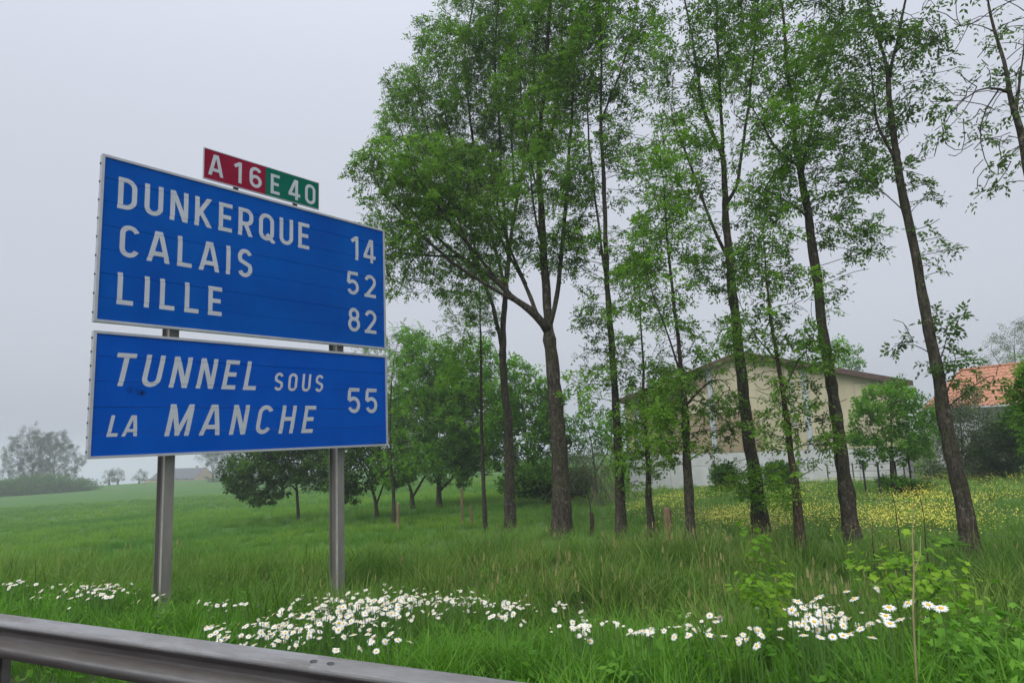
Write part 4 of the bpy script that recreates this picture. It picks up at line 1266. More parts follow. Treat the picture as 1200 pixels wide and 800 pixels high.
# pantiles: rows of waves stepping up the slope, each row a part
run = 4.0; rows = 11; nw = int(HW / .24)
for r_ in range(rows):
    t0, t1 = r_ / rows, (r_ + 1.12) / rows
    m2 = MB(); vs2, fs2 = [], []
    nn = nw * 4
    for j, t in enumerate((t0, t1)):
        for i in range(nn + 1):
            x = -.2 + (HW + .4) * i / nn
            w = .028 * math.cos(2 * pi * i / 4)
            lift = .035 if j == 0 else 0.0
            vs2.append((x, -.25 + (run + .25) * t, HE - .12 + (HR - HE + .12) * t + w + lift + .06))
    n1_ = nn + 1
    fs2 = [(i, i + 1, n1_ + i + 1, n1_ + i) for i in range(nn)]
    for i in range(nn + 1): vs2.append((vs2[i][0], vs2[i][1] + .004, vs2[i][2] - .05))
    fs2 += [(2 * n1_ + i, 2 * n1_ + i + 1, i + 1, i) for i in range(nn)]
    m2.add(vs2, fs2); o = m2.build('tile_row', TILE, th)
m2 = MB(); m2.prism([(0.0, HE - .05), (8.0, HE - .05), (4.0, HR - .02)], lambda q: (0.02, q[0] + .2, q[1]), lambda q: (HW - .02, q[0] + .2, q[1])); m2.build('gable', WHITEWALL, th)
m2 = MB(); m2.prism([(run, HR), (8.3, HE - .05), (8.3, HE + .05), (run, HR + .1)], lambda q: (-.2, q[0], q[1]), lambda q: (HW + .2, q[0], q[1])); m2.build('back_roof', TILE, th)
m2 = MB(); m2.tube([(-.2, run, HR + .08), (HW + .2, run, HR + .08)], [.11, .11], 8); m2.build('ridge', TILE, th)
m2 = MB(); m2.tube([(-.1, -.28, HE - .14), (HW + .1, -.28, HE - .14)], [.06, .06], 8); m2.build('gutter', ALU, th)

# ------------------------------------------------------------------ distant farmhouse
SLATE = simple('slate_roof', (0.085, 0.085, 0.10), 0.8, 0, 0.15)
BRICKW = simple('buff_brick_wall', (0.40, 0.31, 0.22), 0.9, 0, 0.12, 1.0)
GLASS = simple('dark_window', (0.03, 0.035, 0.04), 0.2, 0, 0.1)
q0 = at(176, 569, 250.0); q1 = at(228, 569, 238.0)
fd = (q1 - q0)[:2]; FW = float(np.linalg.norm(fd)); fang = math.atan2(fd[1], fd[0])
fz = float(gz(q1[0], q1[1]))
fh = empty('farmhouse', (q0[0], q0[1], fz), fang)
tag(fh, 'distant hazy farmhouse with a dark roof behind the left sign post', 'farmhouse')
e_ = at(205, 561, 243)[2] - fz; rg = at(205, 549.5, 246)[2] - fz
FD = 9.0
mb = MB(); mb.box(0, FW, 0, FD, -1.5, e_); mb.build('wall', BRICKW, fh)
m2 = MB(); m2.prism([(0, e_), (FD, e_), (FD / 2, rg)], lambda q: (0.02, q[0], q[1]), lambda q: (FW - .02, q[0], q[1])); m2.build('gable', BRICKW, fh)
m2 = MB()
for s in (0, 1):
    y0 = -.3 if s == 0 else FD + .3
    m2.prism([(y0, e_ - .1), (FD / 2, rg + .02), (FD / 2, rg + .2), (y0, e_ + .08)], lambda q: (-.2, q[0], q[1]), lambda q: (FW - .15, q[0], q[1]))
ro = m2.build('roof', SLATE, fh)
for xc in (FW * .12, FW * .8):
    m2 = MB(); m2.box(xc - .35, xc + .35, FD / 2 - .35, FD / 2 + .35, rg - .6, rg + 1.0); m2.build('chimney', BRICKW, ro)
for xc in (.2, .4, .6, .82):
    m2 = MB(); m2.box(FW * xc - .45, FW * xc + .45, -.05, .02, 1.0, min(2.3, e_ - .25)); m2.build('window', GLASS, fh)
sh0 = at(160, 569, 140)
m2 = MB(); m2.box(-5.5, -.05, 1, 6, -1.5, e_ * .75); m2.build('outbuilding_wall', BRICKW, fh)
m2 = MB(); m2.prism([(.8, e_ * .75), (6.2, e_ * .75), (3.5, e_ * 1.15)], lambda q: (-5.7, q[0], q[1]), lambda q: (-.05, q[0], q[1])); m2.build('outbuilding_roof', SLATE, fh)

# ------------------------------------------------------------------ posts, stakes, stump, fence wires
def wood_post(base, top, r, label, Y=None, group='old wooden fence posts', name='fence_post', mat=None, lean=0):
    g = ground(*base); Y = float(g[1])
    root = empty(name, (g[0], g[1], gz(g[0], g[1]))); tag(root, label, 'fence post', group)
    t = at(top[0], top[1], Y) - np.array(root.location)
    b0 = np.array([0, 0, -.3]); n = 7
    pts = np.array([b0 + (t - b0) * i / (n - 1) for i in range(n)]) + rng.normal(0, r * .06, (n, 3))
    mb = MB(); mb.tube(pts, r * (1 + rng.normal(0, .05, n)), 9); mb.build('post_shaft', mat or WOODPOST, root, False)
    cp = MB(); cp.tube([pts[-1] - (t - b0) * .01, pts[-1] + np.array([0, 0, .012]), pts[-1] + np.array([r * .25, 0, .03])], [r * 1.03, r * .9, r * .35], 9)
    cp.build('post_top', mat or WOODPOST, root)
    return root, pts[-1] + np.array(root.location)
tops = []
for base, top, r, lb in (((466, 622), (467, 590), .055, 'weathered fence post near the narrow tree beside the sign'),
                         ((542, 616), (541, 572), .05, 'taller weathered fence post left of the slender row tree'),
                         ((553, 618), (552, 594), .05, 'short weathered fence post close to the slender row tree'),
                         ((785, 642), (782, 596), .085, 'brown cut off wooden stump right of the thin dark tree')):
    o, tp = wood_post(base, top, r, lb); tops.append(tp)
g = ground(694, 628); Ys = float(g[1])
stp = empty('dead_stump', (g[0], g[1], gz(g[0], g[1]))); tag(stp, 'dead stump with one bare stick standing up from its top', 'stump')
gg = np.array(stp.location)
mb = MB(); pts = np.array([at(694, 630, Ys), at(694, 618, Ys), at(694, 608, Ys), at(693, 600, Ys)]) - gg
mb.tube(pts, [.07, .062, .058, .05], 9); mb.build('stump_body', BARK2, stp)
mb = MB(); pts = np.array([at(693, 602, Ys), at(691, 590, Ys), at(688, 574, Ys), at(687, 560, Ys)]) - gg
mb.tube(pts, [.018, .014, .01, .006], 5); mb.build('stick', TWIG, stp)
g = ground(1110, 640); wood_post((1168, 652), (1167, 640), .06, 'low rotten stump right of the leaning trunk on the right')
# wire strands along the tree row
fw = empty('wire_fence', (*ground(1142, 664)[:2], 0)); tag(fw, 'thin sagging wire fence strung along the tree row', 'fence')
gg = np.array(fw.location)
rowpts = [ground(560, 622), ground(659, 630), ground(763, 630), ground(894, 636), ground(1002, 642), ground(1142, 664), ground(1296, 690)]
for hh in (.55, .95):
    mb = MB(); pts = []
    for i in range(len(rowpts) - 1):
        a, b_ = rowpts[i], rowpts[i + 1]
        for k in range(6):
            t = k / 6; p_ = a + (b_ - a) * t
            pts.append(np.array([p_[0] + .1, p_[1] + .25, gz(p_[0], p_[1]) + hh - .05 * sin(pi * t)]) - gg)
    mb.tube(pts, [.004] * len(pts), 4); mb.build('wire', WIRE, fw)
# tree guard of black stakes
tg0 = at(1040, 578, YR)
tgr = empty('tree_guard', (tg0[0], tg0[1], gz(tg0[0], tg0[1]))); tag(tgr, 'ring of thin black stakes guarding the small round tree', 'tree guard')
gg = np.array(tgr.location)
for (x0, y0, x1, y1, dy) in ((1016, 582, 1010, 539, -.6), (1032, 580, 1028, 541, -.9), (1053, 578, 1048, 540, .4), (1069, 576, 1064, 533, -.3)):
    b0 = at(x0, y0, YR + dy); b0[2] = gz(b0[0], b0[1]) - .2; t1 = at(x1, y1, YR + dy)
    mb = MB(); mb.tube(np.array([b0, b0 * .5 + t1 * .5, t1]) - gg, [.036, .035, .034], 8); mb.build('stake', BLACKPOST, tgr)
# light garden fence in front of the barn
lf = empty('garden_fence', (*at(1030, 560, 30.0)[:2], float(gz(*at(1030, 560, 30.0)[:2])))); tag(lf, 'thin wire garden fence at the foot of the barn wall', 'fence')
gg = np.array(lf.location)
fp = []
for px, Y in ((970, 31.6), (1000, 31.0), (1030, 30.4), (1060, 29.8), (1092, 29.2)):
    p_ = at(px, 555, Y); z0 = gz(p_[0], p_[1]); fp.append((p_[0], p_[1], z0))
    mb = MB(); mb.tube(np.array([(p_[0], p_[1], z0 - .2), (p_[0], p_[1], z0 + 1.0)]) - gg, [.03, .03], 6); mb.build('post', WIRE, lf)
for hh in (.35, .65, .95):
    mb = MB(); mb.tube(np.array([(x, y, z + hh) for x, y, z in fp]) - gg, [.012] * 5, 4); mb.build('wire', WIRE, lf)

# ------------------------------------------------------------------ broad leaved plants in the verge
def lobed_leaf():
    """a lobed, slightly folded leaf about 1 wide, 12 to 20 triangles"""
    out = [(0, 0), (.16, .30), (.42, .26), (.40, .52), (.66, .34), (.72, .16), (1.0, 0)]
    v = [(x, y, .12 * abs(y)) for x, y in out] + [(x, -y, .12 * abs(y)) for x, y in out[1:-1]] + [(.45, 0, -.02)]
    c = len(v) - 1
    ring = [0, 1, 2, 3, 4, 5, 6] + list(range(len(out) + len(out) - 3, len(out) - 1, -1))
    f = [(c, ring[i], ring[(i + 1) % len(ring)]) for i in range(len(ring))]
    return v, f
def leaf_mesh(mat, tint, name='leaf'):
    v, f = lobed_leaf(); me = bpy.data.meshes.new(name); me.from_pydata(v, [], f); me.materials.append(mat)
    a = me.attributes.new('tint', 'FLOAT', 'FACE'); a.data.foreach_set('value', [tint] * len(f))
    return me
LEAFM = [leaf_mesh(BRIGHT, t) for t in (.05, .4, .9)]
def leafy_plant(name, label, stems, nleaf, size, cat='plant', group=None, stem_mat=STEM, rs=.006, spread=.09, meshes=None):
    """stems: polylines in world metres; leaves are single parts round the stems"""
    g = np.array(stems[0][0], float); g[2] = gz(g[0], g[1])
    root = empty(name, g); tag(root, label, cat, group)
    mb = MB()
    for s in stems:
        s = np.array(s) - g
        mb.tube(s, np.linspace(rs, rs * .4, len(s)), 5)
    mb.build('stem', stem_mat, root)
    for k in range(nleaf):
        s = np.array(stems[k % len(stems)])
        t = rng.uniform(.25, 1) * (len(s) - 1); i = min(int(t), len(s) - 2)
        p_ = s[i] + (s[i + 1] - s[i]) * (t - i)
        az = rng.uniform(0, 2 * pi); r_ = rng.uniform(.2, 1) * spread
        o = link(bpy.data.objects.new('leaf', (meshes or LEAFM)[k % 3]), root)
        o.location = tuple(p_ - g + np.array([cos(az) * r_, sin(az) * r_, rng.normal(0, spread * .4)]))
        o.rotation_euler = (rng.normal(0, .35), rng.uniform(-.1, .8), az + rng.normal(0, .4))
        sc = size * rng.uniform(.6, 1.15); o.scale = (sc, sc, sc)
    return root
def stem_to(px0, py0, Y, pts):
    b = at(px0, py0, Y); b[2] = gz(b[0], b[1]) - .02
    return [b] + [at(x, y, Y + d) for x, y, d in pts]
Yp = 5.6
leafy_plant('bramble', 'yellow green lobed plant climbing above the daisies, left of the tan stem',
            [stem_to(905, 740, Yp, [(898, 700, 0), (895, 665, .05), (888, 640, .1), (880, 622, .1)]), stem_to(905, 740, Yp, [(900, 715, -.1), (882, 690, -.15), (868, 682, -.2)]),
             stem_to(905, 740, Yp, [(910, 710, .1), (905, 690, .1), (915, 672, .2)])], 260, .068, 'plant', spread=.11)
leafy_plant('bramble', 'yellow green bush of lobed leaves behind the large right hand daisies',
            [stem_to(1065, 745, 5.0, [(1050, 700, 0), (1030, 668, -.1), (1022, 655, -.1)]), stem_to(1065, 745, 5.0, [(1075, 700, 0), (1080, 660, .1), (1075, 630, .2)]),
             stem_to(1065, 745, 5.0, [(1090, 700, 0), (1110, 680, -.1), (1128, 690, -.2)]), stem_to(1065, 745, 5.0, [(1060, 700, .2), (1055, 660, .3)]), stem_to(1065, 745, 5.0, [(1095, 690, .2), (1105, 655, .3)])],
            299, .074, 'bush', spread=.17)
leafy_plant('bramble', 'low spreading leafy bush in the lower right corner',
            [stem_to(1150, 770, 4.6, [(1140, 745, 0), (1120, 725, 0)]), stem_to(1150, 770, 4.6, [(1155, 740, .1), (1160, 712, .2)]), stem_to(1150, 770, 4.6, [(1175, 745, 0), (1190, 725, -.1)]), stem_to(1150, 770, 4.6, [(1130, 750, -.1), (1100, 740, -.2)])],
            298, .080, 'bush', spread=.20, meshes=[leaf_mesh(G_VERGE, t) for t in (.1, .5, .95)])
# dry tan stalk in front
b = at(1071, 800, 4.0); b[2] = gz(b[0], b[1]) - .02
ds = empty('dry_stalk', b); tag(ds, 'tall tan dry stalk standing among the right hand daisies', 'stalk')
mb = MB(); pts = np.array([b, at(1072, 760, 4.0), at(1070, 715, 4.0), at(1071, 670, 4.0), at(1069, 625, 4.0), at(1070, 590, 4.0)]) - b
mb.tube(pts, [.006, .006, .0055, .005, .0035, .002], 6); mb.build('stalk_shaft', TAN, ds)
mb = MB(); q = pts[3]; mb.tube([q, q + np.array([.05, 0, .09]), q + np.array([.08, .02, .2])], [.004, .003, .002], 4); mb.build('side_twig', TAN, ds)
# ash saplings in the verge
def sapling(label, base, top, Y, n=14, ls=.8):
    b = at(base[0], base[1], Y); b[2] = gz(b[0], b[1]) - .02; t = at(top[0], top[1], Y)
    root = empty('ash_sapling', b); tag(root, label, 'sapling', 'young ash saplings before the row')
    mb = MB(); pts = np.array([b + (t - b) * k / 6 for k in range(7)]) + rng.normal(0, .008, (7, 3)); mb.tube(pts - b, np.linspace(.012, .004, 7), 5); mb.build('stem', BARK2, root)
    tt = rng.uniform(.35, 1, n); P = b + (t - b) * tt[:, None]; az = rng.uniform(0, 2 * pi, n)
    D = np.stack([np.cos(az), np.sin(az), .35 + 0 * az], 1)
    scatter_leaves('crown', P - b, D, ASH_T, SMALL, ls, root, None, .15)
sapling('slim ash sapling with fern like leaves left of the leaning right trunk', (1084, 665), (1080, 582), 8.2, 22, 1.1)
sapling('thin ash sapling with a dark leafless base below the round tree', (1060, 650), (1045, 570), 8.8, 10, .7)
sapling('twiggy ash sapling leaning by the foot of the brownish leaning trunk', (1018, 645), (1022, 612), 9.6, 5, .5)

# ------------------------------------------------------------------ daisies
def daisy_petals(R=.5, n=19):
    vs, fs = [], []
    for i in range(n):
        a = 2 * pi * i / n + random.uniform(-.06, .06); L = R * random.uniform(.86, 1.06); w = .105 * R / .5 * .5
        dr = random.uniform(-.16, .10)
        c, s = cos(a), sin(a)
        def q(r, t, z): return (r * c - t * s, r * s + t * c, z)
        k = len(vs)
        vs += [q(.13, -.022, .02), q(.13, .022, .02), q(L * .62, w, .02 + dr * .3), q(L, .02, dr * .6), q(L, -.02, dr * .6), q(L * .62, -w, .02 + dr * .3)]
        fs += [(k, k + 5, k + 2, k + 1), (k + 5, k + 4, k + 3, k + 2)]
    m = MB(); m.add(vs, fs); return m
def daisy_disc():
    m = MB(); vs = [(0, 0, .09)]; fs = []
    for r, z in ((.11, .075), (.185, .02), (.12, -.03)):
        vs += [(r * cos(2 * pi * i / 9), r * sin(2 * pi * i / 9), z) for i in range(9)]
    for i in range(9):
        j = (i + 1) % 9
        fs += [(0, 1 + i, 1 + j), (1 + i, 10 + i, 10 + j, 1 + j), (10 + i, 19 + i, 19 + j, 10 + j)]
    m.add(vs, fs); return m
random.seed(5)
PETS = [daisy_petals() for _ in range(4)]; DSCS = daisy_disc()
PET = [m_.mesh('petals', PETAL) for m_ in PETS]
DSC = DSCS.mesh('flower_disc', DISC, True)
STM = []
for i in range(4):
    m = MB(); bx, by = random.uniform(-.08, .08), random.uniform(-.08, .08)
    tt = np.linspace(0, 1, 6)[:, None]
    pts = (1 - tt) ** 2 * np.array([-bx, -by, -.05]) + 2 * tt * (1 - tt) * np.array([bx * .6, by * .6, .5]) + tt ** 2 * np.array([0, 0, 1.0])
    m.tube(pts, [.005, .005, .0045, .004, .004, .004], 4)
    STM.append(m.mesh('stem', STEM))
GR_D = 'ox-eye daisies along the verge'
def daisy(px, py, lift, label, size=.056, tilt=None):
    p_ = ground(px, py, lift)
    gzv = float(gz(p_[0], p_[1])); h = float(p_[2] - gzv)
    root = empty('daisy', (p_[0], p_[1], gzv), rng.uniform(0, 2 * pi)); tag(root, label, 'daisy', GR_D)
    st = link(bpy.data.objects.new('stem', random.choice(STM)), root); st.scale = (1, 1, h)
    rz = -root.rotation_euler[2]
    # most heads lean to the open road side
    az = math.atan2(-RV[1], -RV[0]) + rng.normal(0, 1.1) + rz
    tl = abs(rng.normal(.5, .35)) if tilt is None else tilt
    s = size * rng.uniform(.82, 1.12)
    for nm, me in (('petals', random.choice(PET)), ('flower_disc', DSC)):
        o = link(bpy.data.objects.new(nm, me), root)
        o.location = (0, 0, h + .004)
        o.rotation_euler = (0, min(tl, 1.3), az)
        o.rotation_mode = 'XYZ'
        o.scale = (s, s, s)
def drift(n, cx, cy, sx, sy, lift, label, size=.056, slope=0.0):
    for _ in range(n):
        dx = rng.normal(0, sx * .55); dy = rng.normal(0, sy * .55)
        daisy(cx + dx, cy + dy + slope * dx, lift + rng.uniform(-.08, .08), label, size)
LB = {
 'l0': 'white daisy in the small scattering at the left picture edge',
 'l1': 'white daisy in the drift left of the left sign post',
 'm0': 'white daisy in the small group between the two sign posts',
 'm1': 'white daisy in the thin lower left fringe of the big drift by the rail',
 'm2': 'white daisy in the dense drift before the right sign post',
 'm3': 'white daisy in the group to the right of the dense drift',
 'm4': 'white daisy standing apart low by the barrier',
 'r0': 'white daisy in the sparse middle group in front of the trees',
 'r1': 'white daisy in the bright group left of the tan stalk',
 'r2': 'large white daisy among the tallest ones beside the tan stalk'}
drift(8, 20, 684, 24, 5, .42, LB['l0']); drift(3, 45, 700, 8, 6, .4, LB['l0'])
drift(34, 112, 690, 42, 9, .42, LB['l1'], .058, -.05); drift(4, 165, 700, 18, 8, .4, LB['l1']); drift(1, 190, 697, 2, 2, .4, LB['l1'], .062)
drift(8, 265, 707, 22, 4, .42, LB['m0'])
drift(16, 258, 740, 18, 9, .42, LB['m1']); drift(40, 325, 742, 56, 15, .42, LB['m1'], .058, -.12)
drift(88, 425, 712, 88, 15, .45, LB['m2'], .062, -.12); drift(14, 440, 748, 34, 9, .42, LB['m2'], .062)
drift(10, 500, 697, 22, 8, .45, LB['m3']); drift(12, 545, 702, 22, 8, .42, LB['m3']); drift(24, 595, 710, 24, 14, .42, LB['m3'], .058); drift(5, 650, 712, 14, 6, .42, LB['m3'])
daisy(422, 760, .4, LB['m4'], .065, .8); daisy(441, 763, .4, LB['m4'], .062, .7); daisy(394, 762, .4, LB['m4'], .06, .5); daisy(655, 706, .45, LB['m4'], .06, .9)
drift(12, 684, 732, 12, 16, .42, LB['r0'], .06); drift(8, 755, 740, 16, 4, .42, LB['r0'], .062); drift(10, 812, 733, 24, 10, .42, LB['r0'], .058); drift(4, 845, 725, 10, 6, .42, LB['r0'], .06)
daisy(887, 757, .42, LB['r1'], .072, .7)
drift(26, 958, 722, 28, 14, .45, LB['r1'], .062); drift(12, 985, 740, 34, 12, .42, LB['r1'], .058)
for px, py, tl in ((1028, 690, .9), (1047, 697, .4), (992, 693, .3), (1001, 702, .5), (1065, 707, .5), (1088, 709, .5), (1103, 713, .4), (1042, 712, .3), (1038, 722, .4), (1043, 731, .5), (1055, 726, .3), (935, 705, .4), (928, 715, .8), (960, 700, .4)):
    daisy(px, py, .60, LB['r2'], .075, tl)

# the daisies past the first three hundred, joined
def daisy_mass(spots):
    V, F, V2, F2 = [], [], [], []; ST = MB()
    for (cx, cy, sx, sy, n, size) in spots:
        for _ in range(n):
            p_ = ground(cx + rng.normal(0, sx * .6), cy + rng.normal(0, sy * .6), .42 + rng.uniform(-.12, .06))
            az = math.atan2(-RV[1], -RV[0]) + rng.normal(0, 1.2); s_ = size * rng.uniform(.6, 1.1)
            Rm = Matrix.Rotation(az, 3, 'Z') @ Matrix.Rotation(min(1.3, abs(rng.normal(.5, .4))), 3, 'Y')
            for src, VV2, FF2 in ((PETS[rng.integers(0, 4)], V, F), (DSCS, V2, F2)):
                k = len(VV2)
                VV2 += [tuple(Vector(p_) + Rm @ (Vector(q) * s_)) for q in src.v]
                FF2 += [tuple(k + i for i in f) for f in src.f]
            gl = float(gz(p_[0], p_[1])); ST.tube([(p_[0] + rng.normal(0, .03), p_[1] + rng.normal(0, .03), gl - .03), (p_[0], p_[1], p_[2] - .004)], [.0045, .004], 3, False)
    m = MB(); m.v, m.f = V, F; o = m.build('daisies', PETAL); tag(o, kind='stuff'); o['label'] = 'smaller white daisies filling the drifts'
    m = MB(); m.v, m.f = V2, F2; o2 = m.build('daisy_discs', DISC, o); tag(o2, kind='stuff')
    o3 = ST.build('daisy_stems', STEM, o); tag(o3, kind='stuff')
daisy_mass([(455, 704, 70, 12, 90, .056), (965, 715, 30, 14, 30, .055), (430, 714, 90, 16, 150, .056), (380, 730, 80, 16, 50, .054), (330, 742, 65, 16, 50, .05), (560, 705, 80, 10, 30, .05), (700, 735, 90, 10, 20, .045), (880, 740, 60, 14, 20, .05), (595, 712, 30, 14, 30, .05), (545, 705, 20, 8, 12, .05), (110, 692, 42, 10, 40, .05), (20, 685, 24, 6, 10, .05),
            (684, 732, 14, 16, 12, .05), (958, 728, 34, 18, 30, .055), (1045, 722, 30, 14, 12, .055), (812, 735, 30, 10, 10, .05), (755, 742, 20, 5, 6, .05), (265, 709, 24, 5, 8, .045)])

# ------------------------------------------------------------------ grass: tufts instanced on scattered points
def tuft_mesh(name, n, rad, h0, h1, width, bend, mat, seeds=0, tint_mid=.5, tint_sd=.3):
    vs, fs, tn = [], [], []
    for _ in range(n):
        a = rng.uniform(0, 2 * pi); r = rad * rng.uniform(0, 1) ** .6
        x, y = r * cos(a), r * sin(a)
        h = rng.uniform(h0, h1); az = a + rng.normal(0, 1.0); bd_ = bend * rng.uniform(.3, 1.3) * h
        fx, fy = cos(az + pi / 2 + rng.normal(0, .5)), sin(az + pi / 2 + rng.normal(0, .5))
        k = len(vs); t = np.clip(rng.normal(tint_mid, tint_sd), 0, 1)
        for j, s in enumerate((0, .4, .75)):
            w = width * (1, .85, .5)[j] * .5
            ox, oy, oz = x + cos(az) * bd_ * s ** 2, y + sin(az) * bd_ * s ** 2, h * s * (1 - .25 * bend * s)
            vs += [(ox - fx * w, oy - fy * w, oz), (ox + fx * w, oy + fy * w, oz)]
        vs.append((x + cos(az) * bd_, y + sin(az) * bd_, h * (1 - .25 * bend)))
        fs += [(k, k + 1, k + 3, k + 2), (k + 2, k + 3, k + 5, k + 4), (k + 4, k + 5, k + 6)]
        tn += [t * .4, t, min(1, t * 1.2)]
        if seeds and rng.random() < seeds:
            k = len(vs); tx, ty, tz = vs[-1]
            for (dx, dz) in ((-.010, -.03), (.010, -.03), (.012, .03), (0, .08), (-.012, .03)):
                vs.append((tx + dx, ty + rng.normal(0, .003), tz + dz))
            fs.append((k, k + 1, k + 2, k + 3, k + 4)); tn.append(min(1, t + .2))
    me = bpy.data.meshes.new(name); me.from_pydata(vs, [], fs); me.materials.append(mat)
    a = me.attributes.new('tint', 'FLOAT', 'FACE'); a.data.foreach_set('value', np.array(tn, np.float32))
    return me

def grass_object(name, tufts, X, Y, scale, label=None):
    n = len(X)
    me = bpy.data.meshes.new(name)
    me.from_pydata(np.stack([X, Y, gz(X, Y) - .01], 1).tolist(), [], [])
    a = me.attributes.new('spin', 'FLOAT_VECTOR', 'POINT')
    rot = np.stack([rng.normal(0, .08, n), rng.normal(0, .08, n), rng.uniform(0, 2 * pi, n)], 1)
    a.data.foreach_set('vector', rot.astype(np.float32).ravel())
    a = me.attributes.new('size', 'FLOAT', 'POINT'); a.data.foreach_set('value', np.asarray(scale, np.float32))
    ob = link(bpy.data.objects.new(name, me)); tag(ob, kind='stuff')
    if label: ob['label'] = label
    ng = bpy.data.node_groups.new(name, 'GeometryNodeTree')
    ng.interface.new_socket('Geometry', in_out='INPUT', socket_type='NodeSocketGeometry')
    ng.interface.new_socket('Geometry', in_out='OUTPUT', socket_type='NodeSocketGeometry')
    N = ng.nodes; L = ng.links
    gi = N.new('NodeGroupInput'); gout = N.new('NodeGroupOutput')
    jn = N.new('GeometryNodeJoinGeometry')
    for tm in tufts:
        so = bpy.data.objects.new(name + '_tuft', tm)
        oi = N.new('GeometryNodeObjectInfo'); oi.inputs['Object'].default_value = so; oi.inputs['As Instance'].default_value = False
        g2 = N.new('GeometryNodeGeometryToInstance')
        L.new(oi.outputs['Geometry'], g2.inputs[0]); L.new(g2.outputs[0], jn.inputs[0])
    ip = N.new('GeometryNodeInstanceOnPoints')
    ip.inputs['Pick Instance'].default_value = True
    na = N.new('GeometryNodeInputNamedAttribute'); na.data_type = 'FLOAT_VECTOR'; na.inputs['Name'].default_value = 'spin'
    er = N.new('FunctionNodeEulerToRotation')
    ns = N.new('GeometryNodeInputNamedAttribute'); ns.data_type = 'FLOAT'; ns.inputs['Name'].default_value = 'size'
    rv = N.new('FunctionNodeRandomValue'); rv.data_type = 'INT'
    for s in rv.inputs:
        if s.type == 'INT' and s.name == 'Min': s.default_value = 0
        if s.type == 'INT' and s.name == 'Max': s.default_value = len(tufts) - 1
    L.new(gi.outputs[0], ip.inputs['Points']); L.new(jn.outputs[0], ip.inputs['Instance'])
    L.new([o for o in rv.outputs if o.type == 'INT'][0], ip.inputs['Instance Index'])
    L.new([o for o in na.outputs if o.enabled][0], er.inputs[0]); L.new(er.outputs[0], ip.inputs['Rotation'])
    L.new([o for o in ns.outputs if o.enabled][0], ip.inputs['Scale'])
    L.new(ip.outputs[0], gout.inputs[0])
    md = ob.modifiers.new(name, 'NODES'); md.node_group = ng
    return ob

def sample(y0, y1, per_m2, wide=.98, margin=1.5):
    """scatter points over the ground seen ahead between two distances"""
    area = (y1 - y0) * (wide * (y0 + y1) + 2 * margin)
    n = int(area * per_m2)
    Y = rng.uniform(y0, y1, n); hw = wide * Y + margin
    # keep the density even over the wedge
    X = rng.uniform(-1, 1, n) * (wide * y1 + margin)
    k = np.abs(X) < hw
    X, Y = X[k], Y[k]
    u = RU[0] * X + RU[1] * Y; v = RV[0] * X + RV[1] * Y
    return X, Y, u, v

def patchy(x, y, f, seed):
    return .5 + .5 * np.sin(x * f + seed) * np.cos(y * f * 1.3 + seed * 2.1) * .6 + .2 * np.sin(x * f * 2.7 - y * f * 1.9 + seed)

rng = np.random.default_rng(21)
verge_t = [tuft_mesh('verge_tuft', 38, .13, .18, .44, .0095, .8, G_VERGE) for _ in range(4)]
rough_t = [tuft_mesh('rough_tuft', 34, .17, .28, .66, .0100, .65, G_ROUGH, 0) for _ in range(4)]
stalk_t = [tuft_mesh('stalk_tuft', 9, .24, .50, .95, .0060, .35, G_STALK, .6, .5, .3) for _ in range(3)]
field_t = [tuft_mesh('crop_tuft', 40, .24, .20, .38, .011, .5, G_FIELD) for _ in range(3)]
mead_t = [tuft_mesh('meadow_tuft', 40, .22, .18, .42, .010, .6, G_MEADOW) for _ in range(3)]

XA, YA, SA = [], [], []
for (y0, y1, d) in ((1.6, 6, 34), (6, 11, 20), (11, 16, 7)):
    X, Y, u, v = sample(y0, y1, d)
    a = v - VR
    w = sst(a, .18, .5) * (1 - sst(a, 3.0, 6.5) * .85)
    k = rng.random(len(X)) < w
    X, Y, a = X[k], Y[k], a[k]
    XA.append(X); YA.append(Y); SA.append(rng.uniform(.7, 1.2, len(X)) * (.55 + .45 * sst(a, .2, 1.1)) * (.8 + .5 * patchy(X, Y, 1.1, 3)))
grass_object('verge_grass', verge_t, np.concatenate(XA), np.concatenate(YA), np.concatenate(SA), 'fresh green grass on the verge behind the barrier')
XA, YA, SA = [], [], []
for (y0, y1, d) in ((3, 8, 14), (8, 14, 13), (14, 22, 6)):
    X, Y, u, v = sample(y0, y1, d)
    a = v - VR
    w = sst(a, 1.6, 4.0) * (1 - is_crop(u, v) * .97) * (1 - is_meadow(u, v) * .95)
    k = rng.random(len(X)) < w
    X, Y = X[k], Y[k]
    XA.append(X); YA.append(Y); SA.append(rng.uniform(.6, 1.2, len(X)) * (.72 + .75 * patchy(X, Y, .8, 1)))
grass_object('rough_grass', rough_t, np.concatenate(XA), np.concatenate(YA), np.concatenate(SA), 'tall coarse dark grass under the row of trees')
XA, YA, SA = [], [], []
for (y0, y1, d) in ((5, 10, 6.0), (10, 18, 8.0)):
    X, Y, u, v = sample(y0, y1, d)
    a = v - VR
    w = sst(a, 2.4, 4.2) * (1 - is_crop(u, v)) * (1 - is_meadow(u, v)) * np.clip(patchy(X, Y, .9, 5) * 1.3 - .2, 0, 1) * (.35 + .65 * sst(u, -1, 2.5)) * (1 - .9 * sst(u, 3.5, 6.5))
    k = rng.random(len(X)) < w
    X, Y = X[k], Y[k]
    XA.append(X); YA.append(Y); SA.append(rng.uniform(.6, 1.1, len(X)))
grass_object('seed_stalks', stalk_t, np.concatenate(XA), np.concatenate(YA), np.concatenate(SA), 'dry brown seed stalks standing in the rough grass')
XA, YA, SA = [], [], []
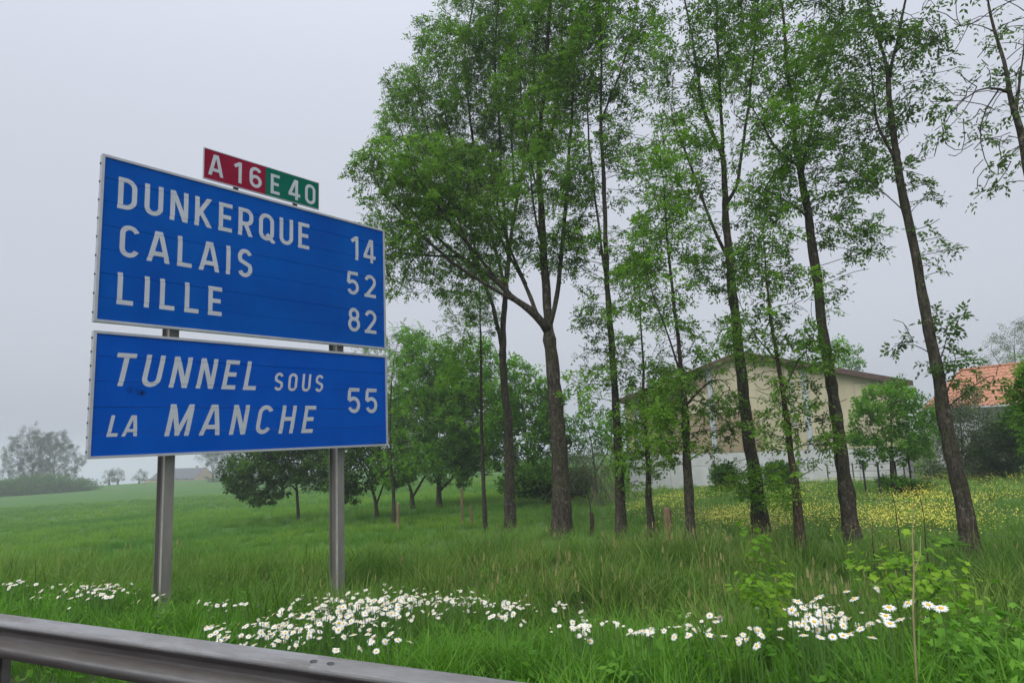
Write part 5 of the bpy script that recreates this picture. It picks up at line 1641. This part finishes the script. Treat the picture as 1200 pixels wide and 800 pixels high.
for (y0, y1, d) in ((8, 18, 9), (18, 32, 6), (32, 60, 3), (60, 110, 1.0)):
    X, Y, u, v = sample(y0, y1, d)
    k = (rng.random(len(X)) < is_crop(u, v) * (1 - is_meadow(u, v))) & (X < Y * .25)
    X, Y = X[k], Y[k]
    XA.append(X); YA.append(Y); SA.append(rng.uniform(.7, 1.15, len(X)) * (1 + .3 * (Y > 32) + .3 * (Y > 60)))
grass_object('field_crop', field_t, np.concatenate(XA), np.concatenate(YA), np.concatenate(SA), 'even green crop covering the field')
XA, YA, SA = [], [], []
for (y0, y1, d) in ((11, 20, 9), (20, 34, 5), (34, 50, 1.5)):
    X, Y, u, v = sample(y0, y1, d)
    k = (rng.random(len(X)) < is_meadow(u, v)) & (X > -Y * .5)
    lx = np.array([X - bL[0], Y - bL[1]])
    inb = (lx[0] * -bd[1] + lx[1] * bd[0]) / BW > -.3
    lx2 = (lx[0] * bd[0] + lx[1] * bd[1]) / BW
    k &= ~(inb & (lx2 > -.5) & (lx2 < BW + .5))
    X, Y = X[k], Y[k]
    XA.append(X); YA.append(Y); SA.append(rng.uniform(.7, 1.2, len(X)) * (.7 + .5 * patchy(X, Y, .4, 2)))
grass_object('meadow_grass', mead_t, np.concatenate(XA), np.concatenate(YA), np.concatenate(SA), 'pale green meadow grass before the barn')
# buttercups: tiny yellow cups in drifts
X, Y, u, v = sample(12, 30, 900)
band = np.exp(-((v - 17.6) / 1.9) ** 2) + .55 * np.exp(-((v - 22.0) / 2.0) ** 2) + .12
w = is_meadow(u, v) * band * np.clip(patchy(X, Y, .5, 4) * 1.4 - .25, 0, 1) * sst(X - .12 * Y, 0.0, 3.0)
k = rng.random(len(X)) < w
X, Y = X[k], Y[k]; n = len(X)
hz_ = gz(X, Y) + rng.uniform(.30, .52, n)
az = rng.uniform(0, 2 * pi, n); s_ = rng.uniform(.009, .015, n); tl = rng.normal(0, .35, (n, 2))
C4 = []
for kx in range(5):
    aa = az + kx * 2 * pi / 5; dx, dy = np.cos(aa) * s_, np.sin(aa) * s_
    C4.append(np.stack([X + dx, Y + dy, hz_ + dx * tl[:, 0] + dy * tl[:, 1]], 1))
V5 = np.stack(C4, 1).reshape(-1, 3)
bo = link(bpy.data.objects.new('buttercups', quads_mesh('buttercups', V5, 5, YELLOW))); tag(bo, kind='stuff'); bo['label'] = 'yellow buttercups flowering in the meadow'
# leafy weeds low in the verge
X, Y, u, v = sample(2.2, 12, 16)
a = v - VR
k = rng.random(len(X)) < sst(a, .2, .6) * (1 - sst(a, 6, 9)) * .75
X, Y = X[k], Y[k]; n = len(X)
P = np.stack([X, Y, gz(X, Y) + rng.uniform(.04, .28, n)], 1)
az = rng.uniform(0, 2 * pi, n)
wo = scatter_leaves('verge_weeds', P, np.stack([np.cos(az), np.sin(az), .3 + 0 * az], 1), [cluster_template(9, .16, .07, .035) for _ in range(4)], G_VERGE, 1.0, None, None, .4)
tag(wo, kind='stuff'); wo['label'] = 'small leafy weeds between the grass blades'

# ------------------------------------------------------------------ haze
hzm = bpy.data.materials.new('haze'); hzm.use_nodes = True
nt = hzm.node_tree; nt.nodes.clear()
ho = nt.nodes.new('ShaderNodeOutputMaterial'); pv = nt.nodes.new('ShaderNodeVolumePrincipled')
pv.inputs['Color'].default_value = (0.80, 0.835, 0.90, 1)
pv.inputs['Density'].default_value = 0.0011
pv.inputs['Anisotropy'].default_value = 0.0
nt.links.new(pv.outputs[0], ho.inputs['Volume'])
mb = MB(); mb.box(-1250, 1250, -1250, 1300, float(ZZ.min()) - 1.2, 20.0)
hb = mb.build('haze', hzm); tag(hb, kind='stuff')
